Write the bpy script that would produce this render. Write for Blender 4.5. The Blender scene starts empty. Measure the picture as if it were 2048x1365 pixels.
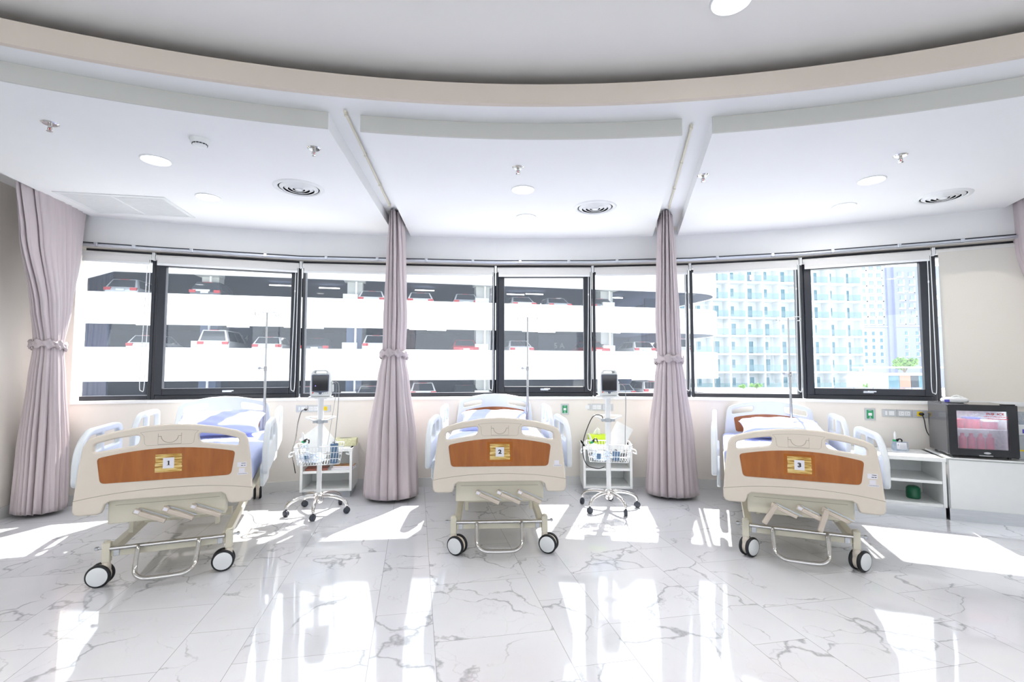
import bpy, math, random
from mathutils import Vector, Matrix
from mathutils.geometry import tessellate_polygon
random.seed(7)
S = bpy.context.scene
COL = S.collection
R = math.radians
PI = math.pi

# ------------------------------------------------------------------ camera, sky, sun, exposure
cam_d = bpy.data.cameras.new('camera')
cam_d.sensor_width = 36.0
cam_d.lens = 36.0 * 975.0 / 2048.0
cam_d.clip_start = 0.05
cam_d.clip_end = 900.0
cam = bpy.data.objects.new('camera', cam_d)
COL.objects.link(cam)
cam.location = (0.0, 0.0, 1.30)
cam.rotation_euler = (R(90.0 + 3.258), 0.0, 0.0)
S.camera = cam

W = bpy.data.worlds.new('overcast_sky')
S.world = W
W.use_nodes = True
bg = W.node_tree.nodes['Background']
bg.inputs[0].default_value = (0.86, 0.93, 1.0, 1.0)
bg.inputs[1].default_value = 2.75

sun_d = bpy.data.lights.new('sun', 'SUN')
sun_d.energy = 12.5
sun_d.angle = R(0.6)
sun_d.color = (1.0, 0.95, 0.90)
sun = bpy.data.objects.new('sun', sun_d)
COL.objects.link(sun)
sun.rotation_euler = Vector((-0.185, -0.605, -0.775)).to_track_quat('-Z', 'Y').to_euler()

LAMP_W = 4.5          # each ceiling downlight
S.view_settings.view_transform = 'Standard'
S.view_settings.look = 'None'
S.view_settings.exposure = 0.32
S.view_settings.gamma = 1.0
S.view_settings.use_curve_mapping = False
S.cycles.sample_clamp_indirect = 8.0

# ------------------------------------------------------------------ materials
def lin(h):
    h = h.lstrip('#')
    v = [int(h[i:i + 2], 16) / 255.0 for i in (0, 2, 4)]
    return tuple((c / 12.92 if c <= 0.04045 else ((c + 0.055) / 1.055) ** 2.4) for c in v) + (1.0,)

class NT:
    def __init__(self, m):
        self.t = m.node_tree
        self.b = self.t.nodes.get('Principled BSDF')
    def n(self, typ, **kw):
        nd = self.t.nodes.new(typ)
        for k, v in kw.items():
            setattr(nd, k, v)
        return nd
    def l(self, a, b):
        self.t.links.new(a, b)
    def m(self, op, a, b=None, c=None, clamp=False):
        nd = self.n('ShaderNodeMath', operation=op, use_clamp=clamp)
        for i, v in enumerate((a, b, c)):
            if v is None:
                continue
            if isinstance(v, (int, float)):
                nd.inputs[i].default_value = v
            else:
                self.l(v, nd.inputs[i])
        return nd.outputs[0]
    def ramp(self, fac, stops):
        nd = self.n('ShaderNodeValToRGB')
        cr = nd.color_ramp
        while len(cr.elements) < len(stops):
            cr.elements.new(0.5)
        for e, (p, c) in zip(cr.elements, stops):
            e.position = p
            e.color = c
        self.l(fac, nd.inputs[0])
        return nd.outputs[0]
    def mix(self, fac, a, b):
        nd = self.n('ShaderNodeMix', data_type='RGBA')
        for s, v in ((nd.inputs[0], fac), (nd.inputs[6], a), (nd.inputs[7], b)):
            if isinstance(v, (int, float)):
                s.default_value = v
            elif isinstance(v, tuple):
                s.default_value = v
            else:
                self.l(v, s)
        return nd.outputs[2]

def mat(name, hexc, rough=0.5, metal=0.0, var=0.03, scale=14.0, bump=0.0, coat=0.0, emit=0.0, stretch=None, trans=0.0, spec=0.5):
    m = bpy.data.materials.new(name)
    m.use_nodes = True
    t = NT(m)
    c = lin(hexc)
    tc = t.n('ShaderNodeTexCoord')
    vec = tc.outputs['Object']
    if stretch:
        mp = t.n('ShaderNodeMapping')
        mp.inputs['Scale'].default_value = stretch
        t.l(vec, mp.inputs[0])
        vec = mp.outputs[0]
    nz = t.n('ShaderNodeTexNoise')
    nz.inputs['Scale'].default_value = scale
    nz.inputs['Detail'].default_value = 4.0
    t.l(vec, nz.inputs['Vector'])
    lo = tuple(x * (1 - var) for x in c[:3]) + (1.0,)
    hi = tuple(min(1.0, x * (1 + var)) for x in c[:3]) + (1.0,)
    t.l(t.ramp(nz.outputs[0], [(0.3, lo), (0.7, hi)]), t.b.inputs['Base Color'])
    t.b.inputs['Roughness'].default_value = rough
    t.b.inputs['Metallic'].default_value = metal
    t.b.inputs['Specular IOR Level'].default_value = spec
    if coat:
        t.b.inputs['Coat Weight'].default_value = coat
        t.b.inputs['Coat Roughness'].default_value = 0.08
    if bump:
        bp = t.n('ShaderNodeBump')
        bp.inputs['Strength'].default_value = bump
        bp.inputs['Distance'].default_value = 0.01
        t.l(nz.outputs[0], bp.inputs['Height'])
        t.l(bp.outputs[0], t.b.inputs['Normal'])
    if emit:
        t.b.inputs['Emission Color'].default_value = c
        t.b.inputs['Emission Strength'].default_value = emit
    if trans:
        t.b.inputs['Transmission Weight'].default_value = trans
    return m

def mat_wood(name):
    m = bpy.data.materials.new(name)
    m.use_nodes = True
    t = NT(m)
    tc = t.n('ShaderNodeTexCoord')
    mp = t.n('ShaderNodeMapping')
    mp.inputs['Scale'].default_value = (14.0, 3.0, 2.2)
    t.l(tc.outputs['Object'], mp.inputs[0])
    nz = t.n('ShaderNodeTexNoise')
    nz.inputs['Scale'].default_value = 1.6
    nz.inputs['Detail'].default_value = 6.0
    nz.inputs['Distortion'].default_value = 0.6
    t.l(mp.outputs[0], nz.inputs['Vector'])
    t.l(t.ramp(nz.outputs[0], [(0.25, lin('#8A4A14')), (0.5, lin('#9E5A1F')), (0.75, lin('#AB682B'))]), t.b.inputs['Base Color'])
    t.b.inputs['Roughness'].default_value = 0.38
    return m

def mat_bamboo(name):
    m = bpy.data.materials.new(name)
    m.use_nodes = True
    t = NT(m)
    tc = t.n('ShaderNodeTexCoord')
    mp = t.n('ShaderNodeMapping')
    mp.inputs['Scale'].default_value = (8.0, 8.0, 110.0)
    t.l(tc.outputs['Object'], mp.inputs[0])
    nz = t.n('ShaderNodeTexNoise')
    nz.inputs['Scale'].default_value = 1.2
    nz.inputs['Detail'].default_value = 3.0
    t.l(mp.outputs[0], nz.inputs['Vector'])
    t.l(t.ramp(nz.outputs[0], [(0.32, lin('#6E4A10')), (0.42, lin('#B98A2E')), (0.55, lin('#E6C878')), (0.7, lin('#F3E3B0'))]), t.b.inputs['Base Color'])
    t.b.inputs['Roughness'].default_value = 0.35
    return m

def mat_floor():
    m = bpy.data.materials.new('polished_marble_tiles')
    m.use_nodes = True
    t = NT(m)
    tc = t.n('ShaderNodeTexCoord')
    sp = t.n('ShaderNodeSeparateXYZ')
    t.l(tc.outputs['Object'], sp.inputs[0])
    X, Y = sp.outputs[0], sp.outputs[1]
    a = R(11.1)
    u = t.m('ADD', t.m('MULTIPLY', X, math.cos(a)), t.m('MULTIPLY', Y, math.sin(a)))
    v = t.m('SUBTRACT', t.m('MULTIPLY', Y, math.cos(a)), t.m('MULTIPLY', X, math.sin(a)))
    P, WD, TL = 0.883, 0.590, 0.620
    us = t.m('ADD', u, 1.667 + 8 * P)
    ci = t.m('FLOOR', t.m('DIVIDE', us, P))
    uf = t.m('SUBTRACT', us, t.m('MULTIPLY', ci, P))
    nar = t.m('GREATER_THAN', uf, WD)
    d1 = t.m('ABSOLUTE', t.m('SUBTRACT', uf, WD))
    d2 = t.m('MINIMUM', uf, t.m('SUBTRACT', P, uf))
    du = t.m('MINIMUM', d1, d2)
    vo = t.m('ADD', t.m('ADD', v, 20 * TL + 0.06), t.m('MULTIPLY', nar, -0.31))
    vo = t.m('ADD', vo, t.m('MULTIPLY', ci, 0.0))
    ri = t.m('FLOOR', t.m('DIVIDE', t.m('SUBTRACT', vo, 0.0), TL))
    vf = t.m('SUBTRACT', vo, t.m('MULTIPLY', ri, TL))
    dv = t.m('MINIMUM', vf, t.m('SUBTRACT', TL, vf))
    dj = t.m('MINIMUM', du, dv)
    joint = t.m('LESS_THAN', dj, 0.0016)
    tid = t.m('ADD', t.m('ADD', t.m('MULTIPLY', ci, 7.31), t.m('MULTIPLY', nar, 3.17)), t.m('MULTIPLY', ri, 1.93))
    cb = t.n('ShaderNodeCombineXYZ')
    t.l(u, cb.inputs[0]); t.l(v, cb.inputs[1]); t.l(tid, cb.inputs[2])
    # warped coordinates
    nz = t.n('ShaderNodeTexNoise')
    nz.inputs['Scale'].default_value = 3.2
    nz.inputs['Detail'].default_value = 5.0
    t.l(cb.outputs[0], nz.inputs['Vector'])
    sc = t.n('ShaderNodeVectorMath', operation='SCALE')
    sc.inputs['Scale'].default_value = 0.42
    t.l(nz.outputs['Color'], sc.inputs[0])
    ad = t.n('ShaderNodeVectorMath', operation='ADD')
    t.l(cb.outputs[0], ad.inputs[0]); t.l(sc.outputs[0], ad.inputs[1])
    vo1 = t.n('ShaderNodeTexVoronoi', feature='DISTANCE_TO_EDGE')
    vo1.inputs['Scale'].default_value = 2.1
    t.l(ad.outputs[0], vo1.inputs['Vector'])
    n2 = t.n('ShaderNodeTexNoise')
    n2.inputs['Scale'].default_value = 2.6
    n2.inputs['Detail'].default_value = 3.0
    t.l(cb.outputs[0], n2.inputs['Vector'])
    mask = t.m('MULTIPLY', t.m('SUBTRACT', n2.outputs[0], 0.40), 6.0, clamp=True)
    wdt = t.m('MULTIPLY_ADD', t.m('MULTIPLY', mask, mask), 0.022, 0.004)
    vein = t.m('MULTIPLY', t.m('SUBTRACT', 1.0, t.m('DIVIDE', vo1.outputs['Distance'], wdt), clamp=True), mask)
    mp = t.n('ShaderNodeMapping')
    mp.inputs['Rotation'].default_value = (0, 0, 0.7)
    mp.inputs['Scale'].default_value = (1.0, 0.45, 1.0)
    t.l(ad.outputs[0], mp.inputs[0])
    vo2 = t.n('ShaderNodeTexVoronoi', feature='DISTANCE_TO_EDGE')
    vo2.inputs['Scale'].default_value = 4.6
    t.l(mp.outputs[0], vo2.inputs['Vector'])
    thin = t.m('MULTIPLY', t.m('SUBTRACT', 1.0, t.m('DIVIDE', vo2.outputs['Distance'], 0.012), clamp=True), t.m('MULTIPLY', t.m('SUBTRACT', n2.outputs[0], 0.47), 5.0, clamp=True))
    n3 = t.n('ShaderNodeTexNoise')
    n3.inputs['Scale'].default_value = 1.4
    n3.inputs['Detail'].default_value = 4.0
    t.l(cb.outputs[0], n3.inputs['Vector'])
    base = t.ramp(n3.outputs[0], [(0.3, lin('#D4D5DA')), (0.7, lin('#DEDFE3'))])
    c1 = t.mix(t.m('MULTIPLY', thin, 0.40), base, lin('#9A9BA2'))
    c2 = t.mix(t.m('MULTIPLY', vein, 0.68), c1, lin('#85868C'))
    c3 = t.mix(t.m('MULTIPLY', joint, 0.62), c2, lin('#7D7E82'))
    t.l(c3, t.b.inputs['Base Color'])
    t.b.inputs['Roughness'].default_value = 0.035
    t.b.inputs['Specular IOR Level'].default_value = 0.85
    n4 = t.n('ShaderNodeTexNoise')
    n4.inputs['Scale'].default_value = 2.2
    n4.inputs['Detail'].default_value = 1.0
    t.l(cb.outputs[0], n4.inputs['Vector'])
    bp = t.n('ShaderNodeBump')
    bp.inputs['Strength'].default_value = 0.05
    bp.inputs['Distance'].default_value = 0.05
    t.l(n4.outputs[0], bp.inputs['Height'])
    t.l(bp.outputs[0], t.b.inputs['Normal'])
    return m

def mat_glass(name, tint=(1, 1, 1, 1), veil=0.03, refl=0.06):
    m = bpy.data.materials.new(name)
    m.use_nodes = True
    t = NT(m)
    out = t.t.nodes['Material Output']
    t.t.nodes.remove(t.b)
    tr = t.n('ShaderNodeBsdfTransparent'); tr.inputs[0].default_value = tint
    gl = t.n('ShaderNodeBsdfGlossy'); gl.inputs['Roughness'].default_value = 0.02
    mx = t.n('ShaderNodeMixShader'); mx.inputs[0].default_value = refl
    t.l(tr.outputs[0], mx.inputs[1]); t.l(gl.outputs[0], mx.inputs[2])
    du = t.n('ShaderNodeBsdfTranslucent'); du.inputs[0].default_value = (0.72, 0.83, 1.0, 1)  # bluish veil mixed in; on window panes it stands for outdoor haze
    tc = t.n('ShaderNodeTexCoord')
    nz = t.n('ShaderNodeTexNoise'); nz.inputs['Scale'].default_value = 60.0; nz.inputs['Detail'].default_value = 6.0
    t.l(tc.outputs['Object'], nz.inputs['Vector'])
    fac = t.m('MULTIPLY', t.m('ADD', nz.outputs[0], 0.5), veil)
    m2 = t.n('ShaderNodeMixShader')
    t.l(fac, m2.inputs[0])
    t.l(mx.outputs[0], m2.inputs[1]); t.l(du.outputs[0], m2.inputs[2])
    t.l(m2.outputs[0], out.inputs[0])
    return m

def mat_fabric_translucent(name, hexc, tl=0.4):
    m = mat(name, hexc, 0.85, var=0.03, scale=220.0)
    t = NT(m)
    out = t.t.nodes['Material Output']
    tr = t.n('ShaderNodeBsdfTranslucent'); tr.inputs[0].default_value = lin(hexc)
    mx = t.n('ShaderNodeMixShader'); mx.inputs[0].default_value = tl
    t.l(t.b.outputs[0], mx.inputs[1]); t.l(tr.outputs[0], mx.inputs[2])
    t.l(mx.outputs[0], out.inputs[0])
    return m

MT = {}
MT['floor'] = mat_floor()
MT['wall'] = mat('beige_wall_paint', '#F1EBE3', 0.75, var=0.012, scale=3)
MT['upper'] = mat('white_wall_paint', '#E9EAEB', 0.75, var=0.01, scale=3)
MT['ceil'] = mat('white_ceiling_paint', '#F6F7F8', 0.8, var=0.008, scale=2)
MT['step'] = mat('step_shade_grey', '#CFCFCB', 0.8, var=0.008, scale=2)  # white step darkened to grey to stand for its shaded face
MT['ceilup'] = mat('warm_white_ceiling_paint', '#F5F3F1', 0.8, var=0.008, scale=2)
MT['fascia'] = mat('fascia_shade_beige', '#DDD2C7', 0.8, var=0.008, scale=2)  # beige stands for dim warm light on a white fascia
MT['cove'] = mat('cove_shade_brown', '#6F5746', 0.85, var=0.01, scale=2)  # brown puts the dark warm shade of the recess into the colour
MT['base'] = mat('pale_stone_skirting', '#E2E2E0', 0.15, var=0.03, scale=5)
MT['sill'] = mat('white_sill_stone', '#F4F4F4', 0.3, var=0.01)
MT['alu'] = mat('black_window_aluminium', '#23262F', 0.35, var=0.05)
MT['glass'] = mat_glass('hazed_window_glass')  # pane veil imitates the haze and glare outdoors
MT['blind'] = mat_fabric_translucent('white_blind_fabric', '#F0EFEE', 0.25)
MT['blindc'] = mat_fabric_translucent('cream_blind_fabric', '#E3E0DA', 0.22)
MT['white'] = mat('white_laminate', '#EFF1F0', 0.22, var=0.01, coat=0.2)
MT['plastic'] = mat('white_plastic', '#EDEFF0', 0.35, var=0.015)
MT['steel'] = mat('brushed_steel', '#B9BABC', 0.28, 1.0, var=0.08, scale=6, stretch=(1, 1, 30))
MT['chrome'] = mat('chrome', '#D2CFCC', 0.10, 1.0, var=0.02)
MT['rail'] = mat('silver_aluminium', '#C9CDD6', 0.30, 0.9, var=0.03)
MT['abs'] = mat('beige_abs_plastic', '#E5DACB', 0.38, var=0.012)
MT['absg'] = mat('pale_grey_abs_plastic', '#E4E9EC', 0.33, var=0.012)
MT['cream'] = mat('cream_powder_coat', '#DFD9C6', 0.40, var=0.02)
MT['crank'] = mat('crank_handle_plastic', '#D3C6B8', 0.42, var=0.02)
MT['wood'] = mat_wood('cherry_wood_inlay')
MT['bamboo'] = mat_bamboo('bamboo_mat_print')
MT['paper'] = mat('white_paper', '#EFEDF4', 0.6, var=0.01)
MT['ink'] = mat('black_ink', '#121212', 0.6)
MT['tape'] = mat('brown_clear_tape', '#A55C12', 0.15, var=0.02)
MT['line'] = mat('shadow_groove_grey', '#A39888', 0.6)
MT['rubber'] = mat('black_rubber', '#1B1C20', 0.6, var=0.05)
MT['sheet'] = mat('periwinkle_sheet_cotton', '#C3CBEE', 0.85, var=0.025, scale=9, bump=0.10)
MT['pillow'] = mat('periwinkle_pillow_cotton', '#B9C2F0', 0.85, var=0.025, scale=9, bump=0.15)
MT['curtain'] = mat('mauve_grey_curtain', '#C4B9BC', 0.75, var=0.03, scale=40, stretch=(1, 1, 0.1))
MT['black'] = mat('black_gloss_plastic', '#15171C', 0.22, var=0.04)
MT['fridge'] = mat('dark_grey_fridge_shell', '#55565B', 0.12, 0.3, var=0.04)
MT['dgrey'] = mat('dark_grey_plastic', '#3A3E48', 0.4, var=0.04)
MT['bezel'] = mat('slate_bezel', '#5A6376', 0.4, var=0.04)
MT['mon'] = mat('monitor_shell', '#E6E9E8', 0.38, var=0.015)
MT['screen'] = mat('dark_screen_glass', '#25252A', 0.06, var=0.05)
MT['red'] = mat('red_plastic', '#D23A2C', 0.4)
MT['green'] = mat('green_plastic', '#1E9A62', 0.4)
MT['dgreen'] = mat('dark_green_plastic', '#0C5A3C', 0.35, var=0.08)
MT['yellow'] = mat('yellow_plastic', '#F2D21A', 0.4)
MT['grey'] = mat('grey_plastic', '#B4B9BE', 0.45, var=0.03)
MT['plate'] = mat('satin_socket_plate', '#C4C7C9', 0.35, 0.3, var=0.03)
MT['clear'] = mat_glass('clear_plastic', (0.93, 0.95, 0.97, 1), 0.30, 0.10)
MT['fglass'] = mat_glass('fridge_door_glass', (0.93, 0.94, 0.95, 1), 0.22, 0.10)
MT['lime'] = mat('lime_card', '#C4E02A', 0.5)
MT['tissue'] = mat('tissue_paper', '#F6F6F4', 0.8)
MT['tboxp'] = mat('cream_floral_card', '#D8D7B0', 0.55, var=0.14, scale=60)
MT['bluep'] = mat('slate_blue_fabric', '#5C7A98', 0.7, var=0.05)
MT['blueink'] = mat('purple_blue_print', '#4B46B8', 0.5)
MT['magz'] = mat('magazine_cover', '#C08A4E', 0.35, var=0.5, scale=35)
MT['magr'] = mat('brown_red_book_cover', '#8E5446', 0.5, var=0.1)
MT['cable'] = mat('grey_cable', '#9B9DA0', 0.5)
MT['pink'] = mat('red_drink_bottle', '#D9526A', 0.3, var=0.1, scale=30)
MT['redpk'] = mat('red_food_pack', '#E0303C', 0.35, var=0.15, scale=25)
MT['redink'] = mat('dark_red_print', '#B0101E', 0.5)
MT['blue'] = mat('blue_lid', '#2D4FB4', 0.4)
MT['lamp'] = mat('downlight_diffuser', '#FFFFFF', 0.5, emit=9.0)
MT['fluor'] = mat('fluorescent_tube', '#FFFFFF', 0.5, emit=4.0)
MT['led'] = mat('violet_led', '#8A78FF', 0.5, emit=3.0)
# outdoors
MT['gwhite'] = mat('garage_white_render', '#F0F1F3', 0.8, var=0.015, scale=0.6)
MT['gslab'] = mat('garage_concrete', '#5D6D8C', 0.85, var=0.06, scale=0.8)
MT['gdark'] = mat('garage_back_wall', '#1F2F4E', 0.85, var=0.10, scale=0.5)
MT['gcol'] = mat('garage_column_paint', '#C9CDCB', 0.8, var=0.04, scale=1)
MT['gsign'] = mat('slate_sign_paint', '#46566C', 0.7)
MT['cglass'] = mat('car_glass', '#2B333B', 0.08, var=0.05)
MT['tyre'] = mat('car_tyre', '#17181A', 0.7)
MT['tail'] = mat('tail_lamp_red', '#B01824', 0.3)
MT['chip'] = mat('grey_car_plate', '#C9CCD0', 0.4)
for k, h in dict(white='#E9ECEE', silver='#B7BEC5', dark='#3C444D', red='#B3202C', grey='#8D959D').items():
    MT['car_' + k] = mat(k + '_car_paint', h, 0.22, 0.1, var=0.02, coat=0.5)
MT['apt'] = mat('apartment_white_render', '#DADCDD', 0.85, var=0.015, scale=0.3)
MT['aptw'] = mat('apartment_recess_wall', '#D2D6D6', 0.85, var=0.02, scale=0.3)
MT['teal'] = mat('teal_window_glass', '#567E8C', 0.12, var=0.22, scale=1.3)
MT['balu'] = mat_glass('balustrade_glass', (0.80, 0.90, 0.90, 1), 0.10, 0.06)
MT['tower'] = mat('hazed_lavender_cladding', '#A2A7BE', 0.85, var=0.03, scale=0.15)  # both tower claddings paled to put distance haze into the colour
MT['towerd'] = mat('hazed_slate_cladding', '#878DA8', 0.85, var=0.03, scale=0.15)
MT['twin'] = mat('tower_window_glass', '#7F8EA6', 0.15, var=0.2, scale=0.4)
MT['ground'] = mat('pale_asphalt', '#B4B6B4', 0.9, var=0.06, scale=0.2)
MT['leaf'] = mat('bright_green_leaves', '#6F9A4A', 0.7, var=0.25, scale=3)
MT['bark'] = mat('brown_bark', '#6B5A48', 0.9, var=0.15)
MT['fence'] = mat('grey_fence_metal', '#6F7688', 0.5, 0.3)
MT['roofp'] = mat('pale_lavender_roof', '#C9CCDE', 0.8, var=0.05)
MT['terra'] = mat('terracotta_panel', '#B98874', 0.7)

# ------------------------------------------------------------------ mesh helpers
class MB:
    def __init__(self):
        self.v = []
        self.f = []
    def add(self, vs, fs):
        o = len(self.v)
        self.v += [tuple(p) for p in vs]
        self.f += [tuple(i + o for i in f) for f in fs]
        return self
    def box(self, c, s, rz=0.0, M=None):
        hx, hy, hz = s[0] / 2, s[1] / 2, s[2] / 2
        ca, sa = math.cos(rz), math.sin(rz)
        vs = []
        for dz in (-hz, hz):
            for dx, dy in ((-hx, -hy), (hx, -hy), (hx, hy), (-hx, hy)):
                p = Vector((dx * ca - dy * sa, dx * sa + dy * ca, dz))
                if M is not None:
                    p = M @ p
                vs.append(p + Vector(c))
        return self.add(vs, [(3, 2, 1, 0), (4, 5, 6, 7), (0, 1, 5, 4), (1, 2, 6, 5), (2, 3, 7, 6), (3, 0, 4, 7)])
    def prism(self, poly, z0, z1):
        n = len(poly)
        area = sum(poly[i][0] * poly[(i + 1) % n][1] - poly[(i + 1) % n][0] * poly[i][1] for i in range(n))
        if area < 0:
            poly = poly[::-1]
        tris = tessellate_polygon([[Vector((p[0], p[1], 0)) for p in poly]])
        vs = [(p[0], p[1], z0) for p in poly] + [(p[0], p[1], z1) for p in poly]
        fs = [(i, (i + 1) % n, n + (i + 1) % n, n + i) for i in range(n)]
        for a, b, c in tris:
            pa, pb, pc = poly[a], poly[b], poly[c]
            cr = (pb[0] - pa[0]) * (pc[1] - pa[1]) - (pb[1] - pa[1]) * (pc[0] - pa[0])
            if cr < 0:
                b, c = c, b
            fs.append((n + a, n + b, n + c))
            fs.append((c, b, a))
        return self.add(vs, fs)
    def tube(self, pts, r, n=10, closed=False, cap=True, flat=None):
        pts = [Vector(p) for p in pts]
        k = len(pts)
        tang = []
        for i in range(k):
            a = pts[(i - 1) % k] if (closed or i > 0) else pts[i]
            b = pts[(i + 1) % k] if (closed or i < k - 1) else pts[i]
            tang.append((b - a).normalized())
        up = Vector((0, 0, 1)) if abs(tang[0].z) < 0.9 else Vector((1, 0, 0))
        nrm = (up - tang[0] * up.dot(tang[0])).normalized()
        vs = []
        for i in range(k):
            nrm = (nrm - tang[i] * nrm.dot(tang[i])).normalized()
            bi = tang[i].cross(nrm)
            rr = r[i] if isinstance(r, (list, tuple)) else r
            for j in range(n):
                a = 2 * PI * j / n
                vs.append(pts[i] + nrm * (math.cos(a) * rr) + bi * (math.sin(a) * rr * (flat or 1.0)))
        fs = []
        m = k if closed else k - 1
        for i in range(m):
            for j in range(n):
                fs.append((i * n + j, i * n + (j + 1) % n, ((i + 1) % k) * n + (j + 1) % n, ((i + 1) % k) * n + j))
        if cap and not closed:
            fs.append(tuple(range(n - 1, -1, -1)))
            fs.append(tuple((k - 1) * n + j for j in range(n)))
        return self.add(vs, fs)
    def cyl(self, p0, p1, r, n=16):
        return self.tube([p0, p1], r, n)
    def lathe(self, prof, c=(0, 0, 0), n=24, M=None):
        vs = []
        for r, z in prof:
            for j in range(n):
                a = 2 * PI * j / n
                p = Vector((r * math.cos(a), r * math.sin(a), z))
                if M is not None:
                    p = M @ p
                vs.append(p + Vector(c))
        fs = []
        for i in range(len(prof) - 1):
            for j in range(n):
                fs.append((i * n + j, i * n + (j + 1) % n, (i + 1) * n + (j + 1) % n, (i + 1) * n + j))
        if prof[0] == prof[-1]:
            return self.add(vs, fs)
        if prof[0][0] > 1e-6:
            fs.append(tuple(range(n - 1, -1, -1)))
        if prof[-1][0] > 1e-6:
            fs.append(tuple((len(prof) - 1) * n + j for j in range(n)))
        return self.add(vs, fs)
    def ball(self, c, s, nu=16, nv=10, fn=None):
        vs = []
        for i in range(nv + 1):
            ph = PI * i / nv
            for j in range(nu):
                th = 2 * PI * j / nu
                p = Vector((math.sin(ph) * math.cos(th), math.sin(ph) * math.sin(th), math.cos(ph)))
                if fn:
                    p = fn(p)
                vs.append((c[0] + p.x * s[0], c[1] + p.y * s[1], c[2] + p.z * s[2]))
        fs = []
        for i in range(nv):
            for j in range(nu):
                fs.append((i * nu + j, (i + 1) * nu + j, (i + 1) * nu + (j + 1) % nu, i * nu + (j + 1) % nu))
        return self.add(vs, fs)
    def mesh(self, name):
        me = bpy.data.meshes.new(name)
        me.from_pydata(self.v, [], self.f)
        me.validate()
        me.update()
        return me

def finish(me, m, smooth=40):
    if m is not None and not me.materials:
        me.materials.append(m)
    if smooth:
        for p in me.polygons:
            p.use_smooth = True
        me.set_sharp_from_angle(angle=R(smooth))
    return me

def put(name, me, m=None, parent=None, loc=(0, 0, 0), rz=0.0, smooth=40, bevel=0.0, seg=2, label=None, kind=None):
    if isinstance(me, MB):
        me = me.mesh(name)
    if m is not None:
        finish(me, MT[m] if isinstance(m, str) else m, smooth)
    o = bpy.data.objects.new(name, me)
    COL.objects.link(o)
    o.location = loc
    o.rotation_euler = (0, 0, rz)
    if parent is not None:
        o.parent = parent
    if bevel:
        b = o.modifiers.new('bevel', 'BEVEL')
        b.width = bevel
        b.segments = seg
        b.limit_method = 'ANGLE'
        b.angle_limit = R(35)
    if label:
        o['label'] = label
    if kind:
        o['kind'] = kind
    return o

def tag(o, label, cat, group=None, kind=None):
    o['label'] = label
    o['category'] = cat
    if group:
        o['group'] = group
    if kind:
        o['kind'] = kind
    return o

def thing(name, label, cat, loc=(0, 0, 0), rz=0.0, group=None):
    o = bpy.data.objects.new(name, None)
    o.empty_display_size = 0.1
    COL.objects.link(o)
    o.location = loc
    o.rotation_euler = (0, 0, rz)
    return tag(o, label, cat, group)

def struct(name, me, m, label=None, **kw):
    o = put(name, me, m, **kw)
    o['kind'] = 'structure'
    if label:
        o['label'] = label
    return o

def struct_empty(name, loc=(0, 0, 0), rz=0.0, label=None):
    o = bpy.data.objects.new(name, None)
    COL.objects.link(o)
    o.location = loc
    o.rotation_euler = (0, 0, rz)
    o['kind'] = 'structure'
    if label:
        o['label'] = label
    return o

def copy_tree(o, parent=None):
    c = o.copy()
    COL.objects.link(c)
    c.parent = parent
    for ch in list(o.children):
        copy_tree(ch, c)
    return c

def rpoly(pts, rad, seg=6):
    """polygon with rounded corners; rad is one radius or a list"""
    out = []
    n = len(pts)
    for i in range(n):
        p = Vector(pts[i]).to_2d() if len(pts[i]) > 2 else Vector(pts[i])
        a = Vector(pts[i - 1]); b = Vector(pts[(i + 1) % n])
        r = rad[i] if isinstance(rad, (list, tuple)) else rad
        da, db = (a - p), (b - p)
        r = min(r, da.length * 0.49, db.length * 0.49)
        if r < 1e-5:
            out.append((p.x, p.y)); continue
        s = p + da.normalized() * r
        e = p + db.normalized() * r
        for k in range(seg + 1):
            t = k / seg
            q = s * (1 - t) ** 2 + p * (2 * t * (1 - t)) + e * t * t
            out.append((q.x, q.y))
    return out

def plate(outline, holes=(), thick=0.03, bevel=0.006, axes='xz', off=0.0, bres=2):
    """flat shape with holes and rounded edges; outline in (a, b); extruded along the remaining axis"""
    cu = bpy.data.curves.new('tmp', 'CURVE')
    cu.dimensions = '2D'
    cu.fill_mode = 'BOTH'
    cu.extrude = max(thick / 2 - bevel, 0.0)
    cu.bevel_depth = bevel
    cu.bevel_resolution = bres
    cu.offset = -bevel
    for pl in [outline] + list(holes):
        sp = cu.splines.new('POLY')
        sp.points.add(len(pl) - 1)
        for q, p in zip(sp.points, pl):
            q.co = (p[0], p[1], 0, 1)
        sp.use_cyclic_u = True
    ob = bpy.data.objects.new('tmp', cu)
    COL.objects.link(ob)
    dg = bpy.context.evaluated_depsgraph_get()
    me = bpy.data.meshes.new_from_object(ob.evaluated_get(dg))
    bpy.data.objects.remove(ob)
    bpy.data.curves.remove(cu)
    for v in me.vertices:
        x, y, z = v.co
        if axes == 'xz':
            v.co = (x, off - z, y)
        elif axes == 'yz':
            v.co = (off + z, x, y)
        else:
            v.co = (x, y, z + off)
    me.update()
    me.materials.clear()
    return me

def text_mesh(s, size, axes='xz', bold=0.0, ext=0.0008):
    cu = bpy.data.curves.new('tmp', 'FONT')
    cu.body = s
    cu.size = size
    cu.align_x = 'CENTER'
    cu.align_y = 'CENTER'
    cu.extrude = ext
    cu.offset = bold
    ob = bpy.data.objects.new('tmp', cu)
    COL.objects.link(ob)
    dg = bpy.context.evaluated_depsgraph_get()
    me = bpy.data.meshes.new_from_object(ob.evaluated_get(dg))
    bpy.data.objects.remove(ob)
    bpy.data.curves.remove(cu)
    for v in me.vertices:
        x, y, z = v.co
        v.co = (x, -z, y) if axes == 'xz' else (x, y, z)
    me.materials.clear()
    return me

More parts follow.
